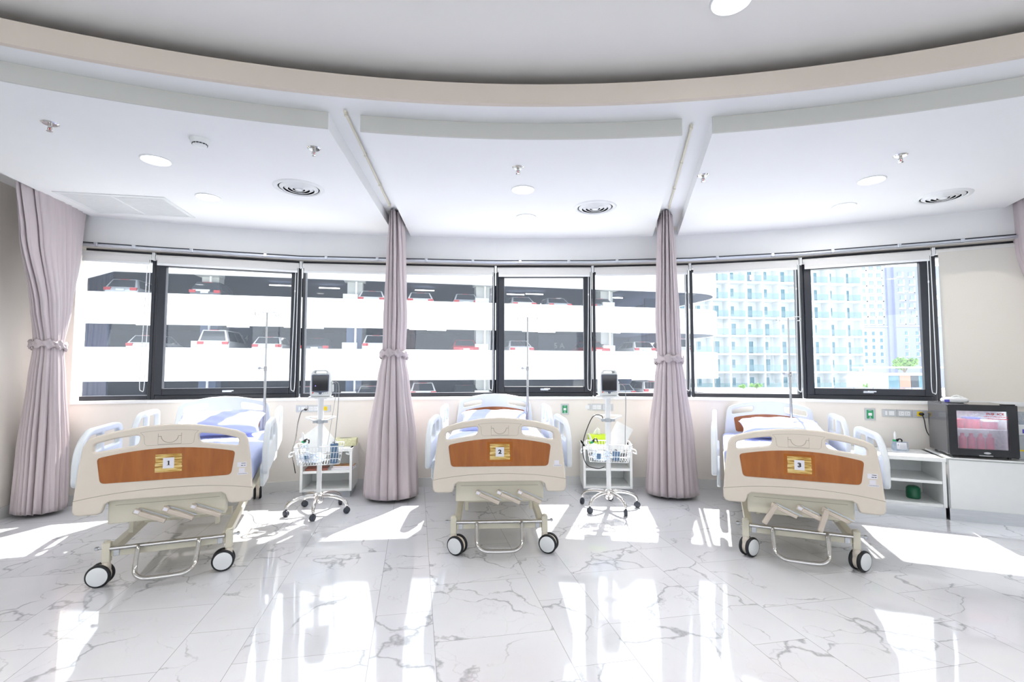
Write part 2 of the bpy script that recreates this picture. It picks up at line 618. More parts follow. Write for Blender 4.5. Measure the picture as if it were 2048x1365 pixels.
def spline(pts, n=8):
    P = [Vector(p) for p in pts]
    out = []
    for i in range(len(P) - 1):
        p0 = P[max(i - 1, 0)]; p1 = P[i]; p2 = P[i + 1]; p3 = P[min(i + 2, len(P) - 1)]
        for k in range(n):
            t = k / n
            out.append(0.5 * ((2 * p1) + (p2 - p0) * t + (2 * p0 - 5 * p1 + 4 * p2 - p3) * t * t + (3 * p1 - p0 - 3 * p2 + p3) * t ** 3))
    out.append(P[-1])
    return out

def arc_pts(cx, cy, r, a0, a1, n):
    """angles measured from +y towards +x, degrees"""
    return [(cx + r * math.sin(R(a0 + (a1 - a0) * i / n)), cy + r * math.cos(R(a0 + (a1 - a0) * i / n))) for i in range(n + 1)]

# ------------------------------------------------------------------ room shell
WALL = [(-4.50, 4.63), (-4.237, 4.70), (-3.652, 4.905), (-2.326, 5.31), (-1.229, 5.43), (-0.187, 5.54), (0.926, 5.533),
        (1.997, 5.406), (3.073, 5.13), (4.117, 4.70), (4.86, 4.34), (5.00, 4.27)]
ZC, ZB, ZL, ZU = 2.80, 2.905, 3.025, 3.095       # lower ceiling, middle band, lip top, upper ceiling

def offset_line(pl, d):
    out = []
    for i, p in enumerate(pl):
        ns = []
        for a, b in ((i - 1, i), (i, i + 1)):
            if a < 0 or b >= len(pl):
                continue
            t = (Vector(pl[b]) - Vector(pl[a])).normalized()
            ns.append(Vector((-t.y, t.x)))
        n = sum(ns, Vector((0, 0)))
        n.normalize()
        k = d / max(n.dot(ns[0]), 0.3)
        out.append((p[0] + n.x * k, p[1] + n.y * k))
    return out

WIN_Z0, WIN_Z1 = 0.985, 2.50
inner, outer = WALL, offset_line(WALL, 0.20)
b = MB()
for i in range(len(WALL) - 1):
    q = [inner[i], inner[i + 1], outer[i + 1], outer[i]]
    b.prism(q, 0.0, 0.955)
    b.prism(q, WIN_Z1, ZB + 0.02)
b.prism([inner[0], inner[1], outer[1], outer[0]], 0.955, WIN_Z1)
b.prism([inner[-2], inner[-1], outer[-1], outer[-2]], 0.955, WIN_Z1)
struct('wall_back', b, 'wall', smooth=0, label='curved beige wall under and over the window band')
b = MB()
for i in range(len(WALL) - 1):
    a, c = offset_line(WALL, -0.004), offset_line(WALL, -0.0035)
    b.prism([a[i], a[i + 1], inner[i + 1], inner[i]], WIN_Z1 + 0.0, ZC + 0.06)
struct('trim_2', b, 'upper', smooth=0, label='white plaster band above the windows')
ins = offset_line(WALL, -0.012)
b = MB()
for i in range(1, len(WALL) - 2):
    b.prism([ins[i], ins[i + 1], outer[i + 1], outer[i]], 0.955, WIN_Z0)
struct('trim_1', b, 'sill', smooth=0, bevel=0.004, label='white stone window sill ledge')
ins = offset_line(WALL, -0.012)
b = MB()
for i in range(len(WALL) - 1):
    b.prism([ins[i], ins[i + 1], inner[i + 1], inner[i]], 0.0, 0.10)
struct('baseboard_back', b, 'base', smooth=0, label='pale stone skirting along the curved wall')

LW = [(-4.50, 4.63), (-4.28, 3.60), (-6.3, 2.6), (-6.3, -4.6)]
RW = [(5.00, 4.27), (4.62, 3.30), (6.5, 2.5), (6.5, -4.6)]
def wall_strip(pl, side, z1=3.30):
    b = MB()
    o = offset_line(pl, 0.15 * side)
    for i in range(len(pl) - 1):
        b.prism([pl[i], pl[i + 1], o[i + 1], o[i]], 0.0, z1)
    return b
struct('wall_left', wall_strip(LW, -1), 'wall', smooth=0, label='beige side wall at the left end of the windows')
struct('wall_right', wall_strip(RW, 1), 'wall', smooth=0)
b = MB()
b.box((0.1, -4.68, 0.50), (13.0, 0.15, 1.00)); b.box((0.1, -4.68, 3.0), (13.0, 0.15, 0.60))  # unseen rear wall, openings added to let in fill light
for x in (-6.3, -2.1, 2.3, 6.5):
    b.box((x, -4.68, 1.85), (0.60, 0.15, 1.7))
struct('wall_rear', b, 'upper', smooth=0)
b = MB()
i2 = offset_line(LW, 0.012)
for i in range(1):
    b.prism([LW[i], LW[i + 1], i2[i + 1], i2[i]], 0.0, 0.10)
struct('baseboard_left', b, 'base', smooth=0, label='pale stone skirting on the left side wall')
fl = [(-6.5, -4.8), (6.7, -4.8), (6.7, 2.5), (5.2, 4.3)] + [tuple(p) for p in reversed(offset_line(WALL, 0.19))] + [(-6.5, 2.6)]
b = MB(); b.prism(fl, -0.15, 0.0)
struct('floor', b, 'floor', smooth=0, label='glossy white marble tile floor with grey veins')

# stepped ceiling
C0 = (0.226, -3.633, 6.745)
C1 = (0.175, -3.86, 6.74)
def arc_x(c, x):
    return c[1] + math.sqrt(c[2] ** 2 - (x - c[0]) ** 2)
def on_arc(c, p, q):
    """point where the line p-q meets the circle c (front half)"""
    p, q = Vector(p), Vector(q)
    d = (q - p).normalized()
    f = p - Vector(c[:2])
    bq = f.dot(d)
    k = -bq + math.sqrt(bq * bq - f.dot(f) + c[2] ** 2)
    k2 = -bq - math.sqrt(bq * bq - f.dot(f) + c[2] ** 2)
    pts = [p + d * k, p + d * k2]
    return max(pts, key=lambda s: s.y)
def ang(c, p):
    return math.degrees(math.atan2(p[0] - c[0], p[1] - c[1]))
def on_wall(p, q):
    p, q = Vector(p), Vector(q)
    best = None
    for i in range(len(WALL) - 1):
        a, bb = Vector(WALL[i]), Vector(WALL[i + 1])
        d, e = q - p, bb - a
        den = d.x * e.y - d.y * e.x
        if abs(den) < 1e-9:
            continue
        s = ((a.x - p.x) * e.y - (a.y - p.y) * e.x) / den
        t = ((a.x - p.x) * d.y - (a.y - p.y) * d.x) / den
        if -1e-6 <= t <= 1 + 1e-6 and s > 0:
            best = (a + e * t, i)
    return best
EDGES = [((-3.915, 3.648), (-4.141, 4.678)),      # left slot, inner edge
         ((-1.146, 2.891), (-1.285, 4.922)),      # left divider slot
         ((-0.955, 2.934), (-1.140, 5.349)),
         ((1.098, 3.077), (1.600, 5.472)),        # right divider slot
         ((1.285, 3.056), (1.775, 5.045)),
         ((4.498, 4.205), (4.616, 4.529))]        # right slot, inner edge
for k, lab in ((0, 'white lower ceiling over bed 1'), (2, 'white lower ceiling over bed 2'), (4, 'white lower ceiling over bed 3')):
    pa, pb = on_arc(C0, *EDGES[k]), on_arc(C0, *EDGES[k + 1])
    poly = arc_pts(C0[0], C0[1], C0[2], ang(C0, pa), ang(C0, pb), 40)
    wb, ib = on_wall(*EDGES[k + 1])
    wa, ia = on_wall(*EDGES[k])
    poly.append(tuple(wb))
    for i in range(ib, ia, -1):
        poly.append(WALL[i])
    poly.append(tuple(wa))
    b = MB(); b.prism(poly, ZC, ZB + 0.01)
    struct('ceiling', b, 'ceil', smooth=0, label=lab)
band = arc_pts(C1[0], C1[1], C1[2], -72, 72, 90)
outl = [(6.6, 2.4), (5.0, 4.6)] + [tuple(p) for p in reversed(offset_line(WALL, 0.19))] + [(-6.5, 2.4)]
b = MB(); b.prism(band + outl, ZB, ZL)
struct('ceiling', b, 'ceil', smooth=0, label='white middle ceiling band between the two curved steps')
def ring(c, r0, r1, z0, z1, a0=-74, a1=74, n=90):
    b = MB()
    p0, p1 = arc_pts(c[0], c[1], r0, a0, a1, n), arc_pts(c[0], c[1], r1, a0, a1, n)
    for i in range(n):
        b.prism([p0[i], p1[i], p1[i + 1], p0[i + 1]], z0, z1)
    return b
struct('trim_5', ring((C0[0], C0[1]), C0[2] - 0.010, C0[2] + 0.004, ZC - 0.001, ZB - 0.001, ang(C0, (-3.53, 1.9)), ang(C0, on_arc(C0, *EDGES[1])), 30), 'step', smooth=30, label='curved step edge with shade painted in grey over bed 1')  # thin strips added over the step face to carry its shade
struct('trim_5', ring((C0[0], C0[1]), C0[2] - 0.010, C0[2] + 0.004, ZC - 0.001, ZB - 0.001, ang(C0, on_arc(C0, *EDGES[2])), ang(C0, on_arc(C0, *EDGES[3])), 30), 'step', smooth=30, label='curved step edge with shade painted in grey over bed 2')
struct('trim_5', ring((C0[0], C0[1]), C0[2] - 0.010, C0[2] + 0.004, ZC - 0.001, ZB - 0.001, ang(C0, on_arc(C0, *EDGES[4])), ang(C0, on_arc(C0, *EDGES[5])), 40), 'step', smooth=30, label='curved step edge with shade painted in grey over bed 3')
struct('trim_3', ring(C1, C1[2] - 0.012, C1[2] + 0.02, ZB - 0.002, ZL + 0.001), 'fascia', smooth=30, label='curved fascia of the upper ceiling recess, dim warm light painted beige')
struct('trim_4', ring(C1, C1[2] + 0.20, C1[2] + 0.30, ZL, ZU + 0.02), 'cove', smooth=30, label='back of the light cove, its shade painted dark brown')
struct('trim_6', ring(C1, C1[2] + 0.02, C1[2] + 0.20, ZL - 0.004, ZL + 0.002), 'cove', smooth=30, label='ledge behind the curved fascia, its shade painted brown')  # thin strip added for its brown shade and warm bounce
b = MB(); b.box((0.1, 0.0, ZU + 0.08), (13.6, 10.4, 0.16))
struct('ceiling', b, 'ceilup', smooth=0, label='raised grey white ceiling inside the curved recess')

# ------------------------------------------------------------------ windows and blinds
BAYS = list(zip(WALL[1:-2], WALL[2:-1]))
place = ['beside the left curtain', 'behind bed 1', 'left of the second curtain', 'right of the second curtain', 'behind bed 2',
         'left of the third curtain', 'behind bed 3', 'left of the drawn blind', 'over the fridge']
glass_area = []
for k, (A, B) in enumerate(BAYS):
    A, B = Vector(A), Vector(B)
    L = (B - A).length
    rz = math.atan2(B.y - A.y, B.x - A.x)
    opening = k in (1, 4, 7)
    w = struct_empty('window_%d' % (k + 1), (A.x, A.y, 0), rz, ('black framed opening window ' if opening else 'fixed black framed window ') + place[k])
    m = 0.03
    f = MB()
    y0, y1 = 0.085, 0.165
    yc, yd = (y0 + y1) / 2, y1 - y0
    if k > 0:
        f.box((m / 2, yc, (WIN_Z0 + WIN_Z1) / 2), (m, yd, WIN_Z1 - WIN_Z0))
    f.box((L - m / 2, yc, (WIN_Z0 + WIN_Z1) / 2), (m, yd, WIN_Z1 - WIN_Z0))
    f.box((L / 2, yc, WIN_Z0 + 0.022), (L - 2 * m, yd, 0.044))
    f.box((L / 2, yc, WIN_Z1 - 0.05), (L - 2 * m, yd, 0.10))
    put('window_frame', f, 'alu', w, smooth=0, bevel=0.004)
    gx0, gx1, gz0, gz1 = (m if k > 0 else 0.0), L - m, WIN_Z0 + 0.044, WIN_Z1 - 0.10
    if opening:
        s = MB()
        t = 0.068
        x0, x1, z0, z1 = m, L - m, WIN_Z0 + 0.044, WIN_Z1 - 0.075
        for sx in (x0 + t / 2, x1 - t / 2):
            s.box((sx, 0.10, (z0 + z1) / 2), (t, 0.07, z1 - z0))
        for sz in (z0 + t / 2, z1 - t / 2):
            s.box(((x0 + x1) / 2, 0.10, sz), (x1 - x0 - 2 * t, 0.07, t))
        sa = put('sash', s, 'alu', w, smooth=0, bevel=0.006)
        h = MB()
        h.box((L / 2, 0.058, z0 + 0.035), (0.09, 0.014, 0.022)); h.box((L / 2 + 0.03, 0.048, z0 + 0.040), (0.07, 0.012, 0.012))
        put('handle', h, 'rail', sa, smooth=0, bevel=0.003, label='silver window latch')
        gx0, gx1, gz0, gz1 = x0 + t, x1 - t, z0 + t, z1 - t
    g = MB(); g.add([(gx0, 0.125, gz0), (gx1, 0.125, gz0), (gx1, 0.125, gz1), (gx0, 0.125, gz1)], [(0, 1, 2, 3)])
    put('pane', g, 'glass', w, smooth=0)

n_bl = ['leftmost white roller blind, rolled up beside the left curtain', 'rolled up white roller blind above the opening window at bed 1',
        'rolled up white blind left of the second curtain', 'rolled up white blind right of the second curtain',
        'rolled up white roller blind above the opening window at bed 2', 'rolled up white blind partly behind the third curtain',
        'rolled up white blind above the fixed window at bed 3', 'rolled up white blind above the right opening window',
        'cream roller blind pulled down over the window behind the fridge']
for k, (A, B) in enumerate(BAYS):
    A, B = Vector(A), Vector(B)
    L = (B - A).length
    rz = math.atan2(B.y - A.y, B.x - A.x)
    down = k == 8
    t = thing('roller_blind', n_bl[k], 'roller blind', (A.x, A.y, 2.44), rz, 'roller blinds along the windows')
    g0 = 0.018
    b = MB(); b.cyl((g0, 0.035, 0), (L - g0, 0.035, 0), 0.028, 16)
    put('blind_roll', b, 'blind', t)
    zb = -0.072 if not down else -1.455
    b = MB()
    b.box((L / 2, 0.010, zb / 2), (L - 2 * g0 - 0.03, 0.003, -zb))
    put('blind_fabric', b, 'blindc' if down else 'blind', t, smooth=0)
    b = MB(); b.box((L / 2, 0.010, zb), (L - 2 * g0 - 0.03, 0.014, 0.024))
    put('hem_bar', b, 'plastic', t, smooth=0, bevel=0.004)
    for x in (0.006, L - 0.006):
        b = MB(); b.box((x, 0.03, 0.005), (0.010, 0.06, 0.075))
        put('bracket', b, 'plastic', t, smooth=0, bevel=0.003)
    if k not in (2,):
        b = MB()
        xx = L - 0.035
        zz = -1.375 if k != 0 else -1.36
        loop = [(xx - 0.014, 0.012, 0.0), (xx - 0.020, 0.004, -0.5), (xx - 0.030, 0.000, -1.0), (xx - 0.034, 0.0, zz + 0.05), (xx - 0.018, 0.0, zz),
                (xx + 0.004, 0.0, zz + 0.04), (xx + 0.008, 0.002, -0.9), (xx + 0.010, 0.012, 0.0)]
        b.tube(spline(loop, 8), 0.0035, 6)
        b.cyl((xx - 0.0165, 0.006, -0.28), (xx - 0.017, 0.006, -0.30), 0.006, 8)
        put('bead_chain', b, 'plastic', t, label='white plastic bead chain loop')

rl = thing('curtain_rail', 'silver tube rail running along the tops of the windows', 'rail', (0, 0, 2.515))
ins = offset_line(WALL, -0.035)
b = MB(); b.tube([(p[0], p[1], 0.0) for p in ins[0:-1]], 0.013, 10)
put('rail_tube', b, 'rail', rl)
b = MB()
ins2 = offset_line(WALL, -0.012)
b.tube([(p[0], p[1], 0.022) for p in ins2[0:-1]], 0.006, 8)  # dark tube standing for the shaded gap behind the rail
put('rail_gap_line', b, 'alu', rl, label='dark strip standing for the shaded gap behind the silver tube')
for i in range(1, len(ins) - 2):
    for fr in (0.25, 0.75):
        p = Vector(ins[i]).lerp(Vector(ins[i + 1]), fr)
        d = (Vector(ins[i + 1]) - Vector(ins[i])).normalized()
        c = MB(); c.box((p.x, p.y, 0.004), (0.03, 0.030, 0.036), math.atan2(d.y, d.x))
        put('rail_clip', c, 'rail', rl, smooth=0, bevel=0.004)

# ------------------------------------------------------------------ ceiling fittings
def downlight(x, y, z, label, power=LAMP_W, r=0.098, group='downlights in the lower ceiling'):
    t = thing('downlight', label, 'ceiling light', (x, y, z), 0, group)
    b = MB(); b.lathe([(r - 0.016, -0.001), (r - 0.006, -0.009), (r, -0.006), (r + 0.002, 0.0), (r - 0.016, 0.0), (r - 0.016, -0.001)], n=40)
    put('trim_ring', b, 'plastic', t)
    b = MB(); b.lathe([(0.0001, -0.004), (r - 0.014, -0.004), (r - 0.014, 0.0)], n=40)
    put('diffuser', b, 'lamp', t)
    ld = bpy.data.lights.new('downlight_glow', 'AREA')
    ld.shape = 'DISK'
    ld.size = 2 * (r - 0.016)
    ld.energy = power
    if z > ZC + 0.1:
        ld.spread = R(105)
    ld.color = (1.0, 0.98, 0.95)
    lo = bpy.data.objects.new('downlight_glow', ld)
    COL.objects.link(lo)
    lo.parent = t
    lo.location = (0, 0, -0.012)
    return t
for (x, y), lab in zip([(-2.559, 3.425), (-2.655, 4.18), (0.092, 4.002), (0.138, 4.741), (2.858, 3.796), (3.06, 4.415)],
                       ['larger lit downlight above bed 1, beside the smoke detector', 'lit downlight above bed 1 nearer the windows, beside the ceiling grille',
                        'lit downlight in the middle ceiling bay below the sprinkler', 'lit downlight in the middle ceiling bay nearest the windows',
                        'lit downlight over bed 3 farther from the windows', 'lit downlight over bed 3 nearer the windows']):
    downlight(x, y, ZC, lab)
downlight(1.07, 2.28, ZU, 'round downlight cut by the top of the photo, in the raised ceiling', LAMP_W * 2.2, group='downlights in the raised ceiling')
for x, y in [(-3.2, 1.2), (-1.1, 1.2), (3.2, 1.2), (-3.2, -1.0), (-1.1, -1.0), (1.1, -1.0), (3.2, -1.0), (-3.2, -3.2), (-1.1, -3.2), (1.1, -3.2), (3.2, -3.2), (-5.2, 0.2), (5.2, 0.2)]:  # unseen downlights added to brighten the room
    downlight(x, y, ZU, 'added fill downlight of the raised ceiling, out of view', LAMP_W * 2.2, group='downlights in the raised ceiling')

def diffuser(x, y, label, r=0.20):
    t = thing('air_diffuser', label, 'air vent', (x, y, ZC), 0, 'round air diffusers')
    b = MB(); b.lathe([(r * 0.80, -0.004), (r * 0.84, -0.012), (r * 0.96, -0.008), (r, 0.0), (r * 0.80, 0.0), (r * 0.80, -0.004)], n=48)
    put('rim', b, 'plastic', t)
    b = MB(); b.lathe([(0.0001, -0.001), (r * 0.82, -0.001)], n=48)  # solid disc; the shade of the gap is put into its grey
    put('duct_gap_disc', b, 'grey', t, label='grey disc painted as the shaded gap behind the rings')
    for k, fr in enumerate((0.60, 0.42, 0.24)):
        b = MB(); b.lathe([(r * fr, -0.017), (r * (fr + 0.02), -0.019), (r * (fr + 0.155), -0.004), (r * (fr + 0.145), -0.0025), (r * fr, -0.015), (r * fr, -0.017)], n=48)
        put('cone_ring', b, 'plastic', t)
    b = MB(); b.lathe([(0.0001, -0.021), (r * 0.14, -0.020), (r * 0.20, -0.008), (r * 0.20, -0.002)], n=40)
    put('centre_cap', b, 'plastic', t)
for (x, y), lab in zip([(-1.768, 3.968), (0.772, 4.457), (3.754, 4.167)],
                       ['round white ring diffuser over bed 1 beside the divider slot', 'round white ring diffuser in the middle ceiling bay', 'round white ring diffuser over the right end of the ward']):
    diffuser(x, y, lab)

def sprinkler(x, y, label):
    t = thing('sprinkler', label, 'sprinkler', (x, y, ZC), 0, 'ceiling sprinklers')
    b = MB(); b.lathe([(0.016, -0.004), (0.036, -0.006), (0.044, 0.0)], n=28)
    put('escutcheon', b, 'chrome', t)
    b = MB(); b.lathe([(0.010, -0.004), (0.010, -0.026), (0.006, -0.03)], n=14)
    b.tube([(-0.010, 0, -0.022), (-0.013, 0, -0.036), (0, 0, -0.048)], 0.003, 6); b.tube([(0.010, 0, -0.022), (0.013, 0, -0.036), (0, 0, -0.048)], 0.003, 6)
    put('nozzle', b, 'chrome', t)
    b = MB(); b.cyl((0, 0, -0.028), (0, 0, -0.046), 0.003, 8)
    put('bulb', b, 'red', t, label='red glass bulb')
    b = MB()
    b.lathe([(0.0001, -0.052), (0.016, -0.050), (0.016, -0.048), (0.0001, -0.047)], n=20)
    put('deflector', b, 'chrome', t)
for (x, y), lab in zip([(-2.827, 2.903), (-1.349, 3.242), (0.045, 3.555), (1.483, 3.706), (2.734, 3.351)],
                       ['chrome sprinkler nearest the top left corner of the photo', 'chrome sprinkler just left of the left divider slot', 'chrome sprinkler in the middle ceiling bay above the lit downlight',
                        'chrome sprinkler just right of the right divider slot', 'chrome sprinkler above the downlights of bed 3']):
    sprinkler(x, y, lab)
t = thing('smoke_detector', 'round white smoke detector beside the downlight over bed 1', 'smoke detector', (-2.047, 3.118, ZC))
b = MB(); b.lathe([(0.050, -0.030), (0.053, -0.026), (0.055, -0.012), (0.058, -0.008), (0.060, 0.0)], n=32)
put('detector_base', b, 'plastic', t)
b = MB(); b.lathe([(0.0001, -0.046), (0.030, -0.045), (0.040, -0.040), (0.042, -0.036)], n=32)
put('detector_cap', b, 'plastic', t)
b = MB()
for k in range(14):
    a = 2 * PI * k / 14
    b.box((0.043 * math.cos(a), 0.043 * math.sin(a), -0.033), (0.004, 0.009, 0.007), a)
put('sensor_slots', b, 'dgrey', t, smooth=0)
# return air grille panel
t = thing('ceiling_grille', 'flat white louvred air grille panel at the left end of the ceiling', 'air grille', (-3.515, 4.40, ZC), R(10))
b = MB()
for x, y, sx, sy in ((0, -0.275, 0.86, 0.035), (0, 0.275, 0.86, 0.035), (-0.4125, 0, 0.035, 0.515), (0.4125, 0, 0.035, 0.515), (0.0, 0, 0.02, 0.515)):
    b.box((x, y, -0.004), (sx, sy, 0.008))
put('grille_frame', b, 'plastic', t, smooth=0, bevel=0.002)
b = MB(); b.box((0, 0, -0.0008), (0.80, 0.52, 0.0012))
put('backing', b, 'plastic', t, smooth=0)
b = MB()
Ms = Matrix.Rotation(R(6), 3, 'X')
for k in range(26):
    b.box((0, -0.25 + k * 0.02, -0.003), (0.79, 0.0192, 0.002), M=Ms)
put('louvres', b, 'plastic', t, smooth=0)

# ------------------------------------------------------------------ curtains
def curtain(name, label, loc, rz, levels, zt, seed, nf=11, tie_sx=1.06, group='mauve grey privacy curtains'):
    """levels: (z, half length, half width, fold depth, shift x, shift y)"""
    rnd = random.Random(seed)
    ph = [rnd.uniform(0, 2 * PI) for _ in range(4)]
    t = thing(name, label, 'curtain', loc, rz, group)
    nA, nZ = 320, 60
    zs = [levels[0][0] + (levels[-1][0] - levels[0][0]) * i / nZ for i in range(nZ + 1)]
    def interp(z):
        for i in range(len(levels) - 1):
            a, b_ = levels[i], levels[i + 1]
            if (a[0] - z) * (b_[0] - z) <= 1e-9:
                f = (z - a[0]) / (b_[0] - a[0])
                f2 = f * f * (3 - 2 * f) * 0.5 + f * 0.5
                return [a[q] + (b_[q] - a[q]) * f2 for q in range(1, 6)]
        return levels[-1][1:]
    vs, fs = [], []
    for z in zs:
        a, b_, fd, sx, sy = interp(z)
        for j in range(nA):
            th = 2 * PI * j / nA
            thw = th + 0.16 * math.sin(2 * th + ph[0]) + 0.12 * math.sin(3 * th + ph[1]) + 0.04 * math.sin(z * 1.7 + ph[2])
            c = math.cos(nf * thw + ph[2])
            fold = (2 * abs(math.sin(nf * thw + ph[2])) ** 0.8 - 1.2) * (0.75 + 0.35 * math.sin(3 * th + ph[1])) + 0.22 * math.cos((nf * 3 + 1) * th + ph[3] + z * 0.6)
            rr = 1 + fd * fold
            vs.append((sx + a * rr * math.cos(th), sy + b_ * rr * math.sin(th), z + (0.012 * fold if z < 0.2 else 0)))
    for i in range(nZ):
        for j in range(nA):
            fs.append((i * nA + j, i * nA + (j + 1) % nA, (i + 1) * nA + (j + 1) % nA, (i + 1) * nA + j))
    me = bpy.data.meshes.new('curtain_panel')
    me.from_pydata(vs, [], [f[::-1] for f in fs])
    finish(me, MT['curtain'], 70)
    o = put('curtain_panel', me, None, t)
    sd = o.modifiers.new('cloth', 'SOLIDIFY'); sd.thickness = 0.003; sd.offset = -1
    # ruffled tieback
    a, b_, fd, sx, sy = interp(zt)
    a, b_ = a * (1 + fd * 0.7) * tie_sx + 0.012, b_ * (1 + fd * 0.7) * tie_sx + 0.012
    vs, fs = [], []
    n = 120
    for dz, o_ in ((-0.034, 0.000), (-0.018, 0.010), (0.0, 0.006), (0.018, 0.010), (0.034, 0.002)):
        for j in range(n):
            th = 2 * PI * j / n
            ru = 0.010 * math.sin(th * 17 + 3 * dz * 30) * (0.4 + 0.6 * abs(math.sin(th * 1.5 + ph[0])))
            vs.append((sx + (a + o_ + ru) * math.cos(th), sy + (b_ + o_ + ru) * math.sin(th), zt + dz * (1 + 0.35 * math.sin(th * 9)) - 0.02 * math.cos(th)))
    for i in range(4):
        for j in range(n):
            fs.append((i * n + j, i * n + (j + 1) % n, (i + 1) * n + (j + 1) % n, (i + 1) * n + j))
    me = bpy.data.meshes.new('tieback')
    me.from_pydata(vs, [], fs)
    finish(me, MT['curtain'], 60)
    o = put('tieback', me, None, t, label='ruffled fabric tieback')
    sd = o.modifiers.new('cloth', 'SOLIDIFY'); sd.thickness = 0.006
    for k in range(7):
        b = MB()
        b.cyl((-levels[-1][1] * 0.9 + k * levels[-1][1] * 0.3 + levels[-1][4], levels[-1][5], ZB - 0.002), (-levels[-1][1] * 0.9 + k * levels[-1][1] * 0.3 + levels[-1][4], levels[-1][5], levels[-1][0] - 0.03), 0.006, 8)
        put('glider', b, 'plastic', t)
    return t
for (p, q, lab) in (((-1.035, 2.93), (-1.195, 4.70), 'thin cream curtain track in the left ceiling slot'), ((1.175, 3.10), (1.555, 4.75), 'thin cream curtain track in the right ceiling slot')):
    t = thing('curtain_track', lab, 'curtain track', (p[0], p[1], ZB - 0.014))
    b = MB(); b.cyl((0, 0, 0), (q[0] - p[0], q[1] - p[1], 0), 0.009, 10)
    put('track_tube', b, 'cream', t)
    for f in (0.02, 0.35, 0.68, 0.98):
        b = MB(); b.cyl(((q[0] - p[0]) * f, (q[1] - p[1]) * f, -0.012), ((q[0] - p[0]) * f, (q[1] - p[1]) * f, 0.014), 0.012, 10)
        put('track_bracket', b, 'cream', t)
# local x runs along the slot
curtain('curtain', 'wide mauve grey curtain tied back in the left corner', (-4.10, 4.27, 0), R(102),
        [(0.03, 0.14, 0.17, 0.20, 0.19, 0.09), (0.6, 0.13, 0.155, 0.22, 0.185, 0.085), (1.2, 0.105, 0.115, 0.16, 0.16, 0.07), (1.50, 0.085, 0.095, 0.13, 0.146, 0.06), (1.85, 0.17, 0.10, 0.16, 0.11, 0.035),
         (2.4, 0.31, 0.085, 0.18, 0.04, 0.01), (2.885, 0.38, 0.06, 0.20, 0.02, 0.0)], 1.505, 3, nf=9)
curtain('curtain', 'mauve grey curtain tied back between bed 1 and bed 2', (-1.215, 5.02, 0), R(94),
        [(0.03, 0.22, 0.25, 0.16, -0.03, 0.0), (0.6, 0.20, 0.22, 0.17, 0, 0), (1.2, 0.15, 0.145, 0.13, 0, 0.0), (1.44, 0.13, 0.105, 0.12, 0, 0), (1.8, 0.17, 0.108, 0.16, 0, -0.01),
         (2.4, 0.22, 0.085, 0.18, 0.02, -0.01), (2.885, 0.25, 0.060, 0.22, 0.03, -0.01)], 1.44, 11, nf=8)
curtain('curtain', 'mauve grey curtain tied back between bed 2 and bed 3', (1.63, 5.06, 0), R(77.5),
        [(0.03, 0.20, 0.235, 0.15, 0, 0.0), (0.6, 0.18, 0.20, 0.16, 0, 0), (1.2, 0.14, 0.135, 0.13, 0, 0), (1.385, 0.125, 0.110, 0.12, 0, 0), (1.8, 0.16, 0.108, 0.16, 0, 0.01),
         (2.4, 0.21, 0.085, 0.18, 0.0, 0.015), (2.885, 0.24, 0.060, 0.22, 0.0, 0.02)], 1.385, 23, nf=8)
curtain('curtain', 'mauve grey curtain cut off by the right edge of the photo', (4.655, 4.315, 0), R(70),
        [(0.56, 0.14, 0.11, 0.2, 0, -0.40), (1.2, 0.13, 0.10, 0.2, 0, -0.30), (1.42, 0.12, 0.09, 0.14, 0.0, -0.24), (1.9, 0.16, 0.09, 0.18, 0, -0.12),
         (2.4, 0.22, 0.08, 0.2, 0, -0.03), (2.885, 0.26, 0.06, 0.22, 0, 0.0)], 1.42, 31, nf=8)

# ------------------------------------------------------------------ hospital beds
MESH = {}
def cached(key, fn):
    if key not in MESH:
        MESH[key] = fn()
    return MESH[key]

def board(front):
    """head or foot board outline in (x, z), symmetrical"""
    w = 0.46 if front else 0.43
    half = [(0.0, 0.960), (0.13, 0.953), (0.26, 0.932), (0.36, 0.905), (0.405, 0.883), (0.425, 0.845), (0.445, 0.70), (0.4575, 0.537)]
    half = [(x * w / 0.46, z) for x, z in half]
    if front:
        low = [(0.46, 0.535), (0.460, 0.475), (0.448, 0.455), (0.425, 0.449), (0.345, 0.449), (0.325, 0.455), (0.316, 0.475), (0.308, 0.505), (0.285, 0.520)]
    else:
        low = [(w, 0.47), (w - 0.02, 0.45), (0.33, 0.45)]
    right = half + low
    left = [(-x, z) for x, z in reversed(right) if x > 1e-6]
    return right + left

def hand_hole(sg, w=1.0):
    pts = [(0.150, 0.900), (0.158, 0.842), (0.372, 0.808), (0.372, 0.856), (0.27, 0.886)]
    return rpoly([(sg * x * w, z) for x, z in pts], [0.022, 0.024, 0.016, 0.016, 0.06], 6)

def inlay_outline(w=1.0):
    top = [(-0.355 + 0.71 * i / 12, 0.775 + 0.042 * (1 - ((i - 6) / 6) ** 2)) for i in range(13)]
    pts = [(0.335, 0.627), (-0.335, 0.627)] + top
    return rpoly([(x * w, z) for x, z in pts], [0.025, 0.025, 0.02] + [0.001] * 11 + [0.02], 4)

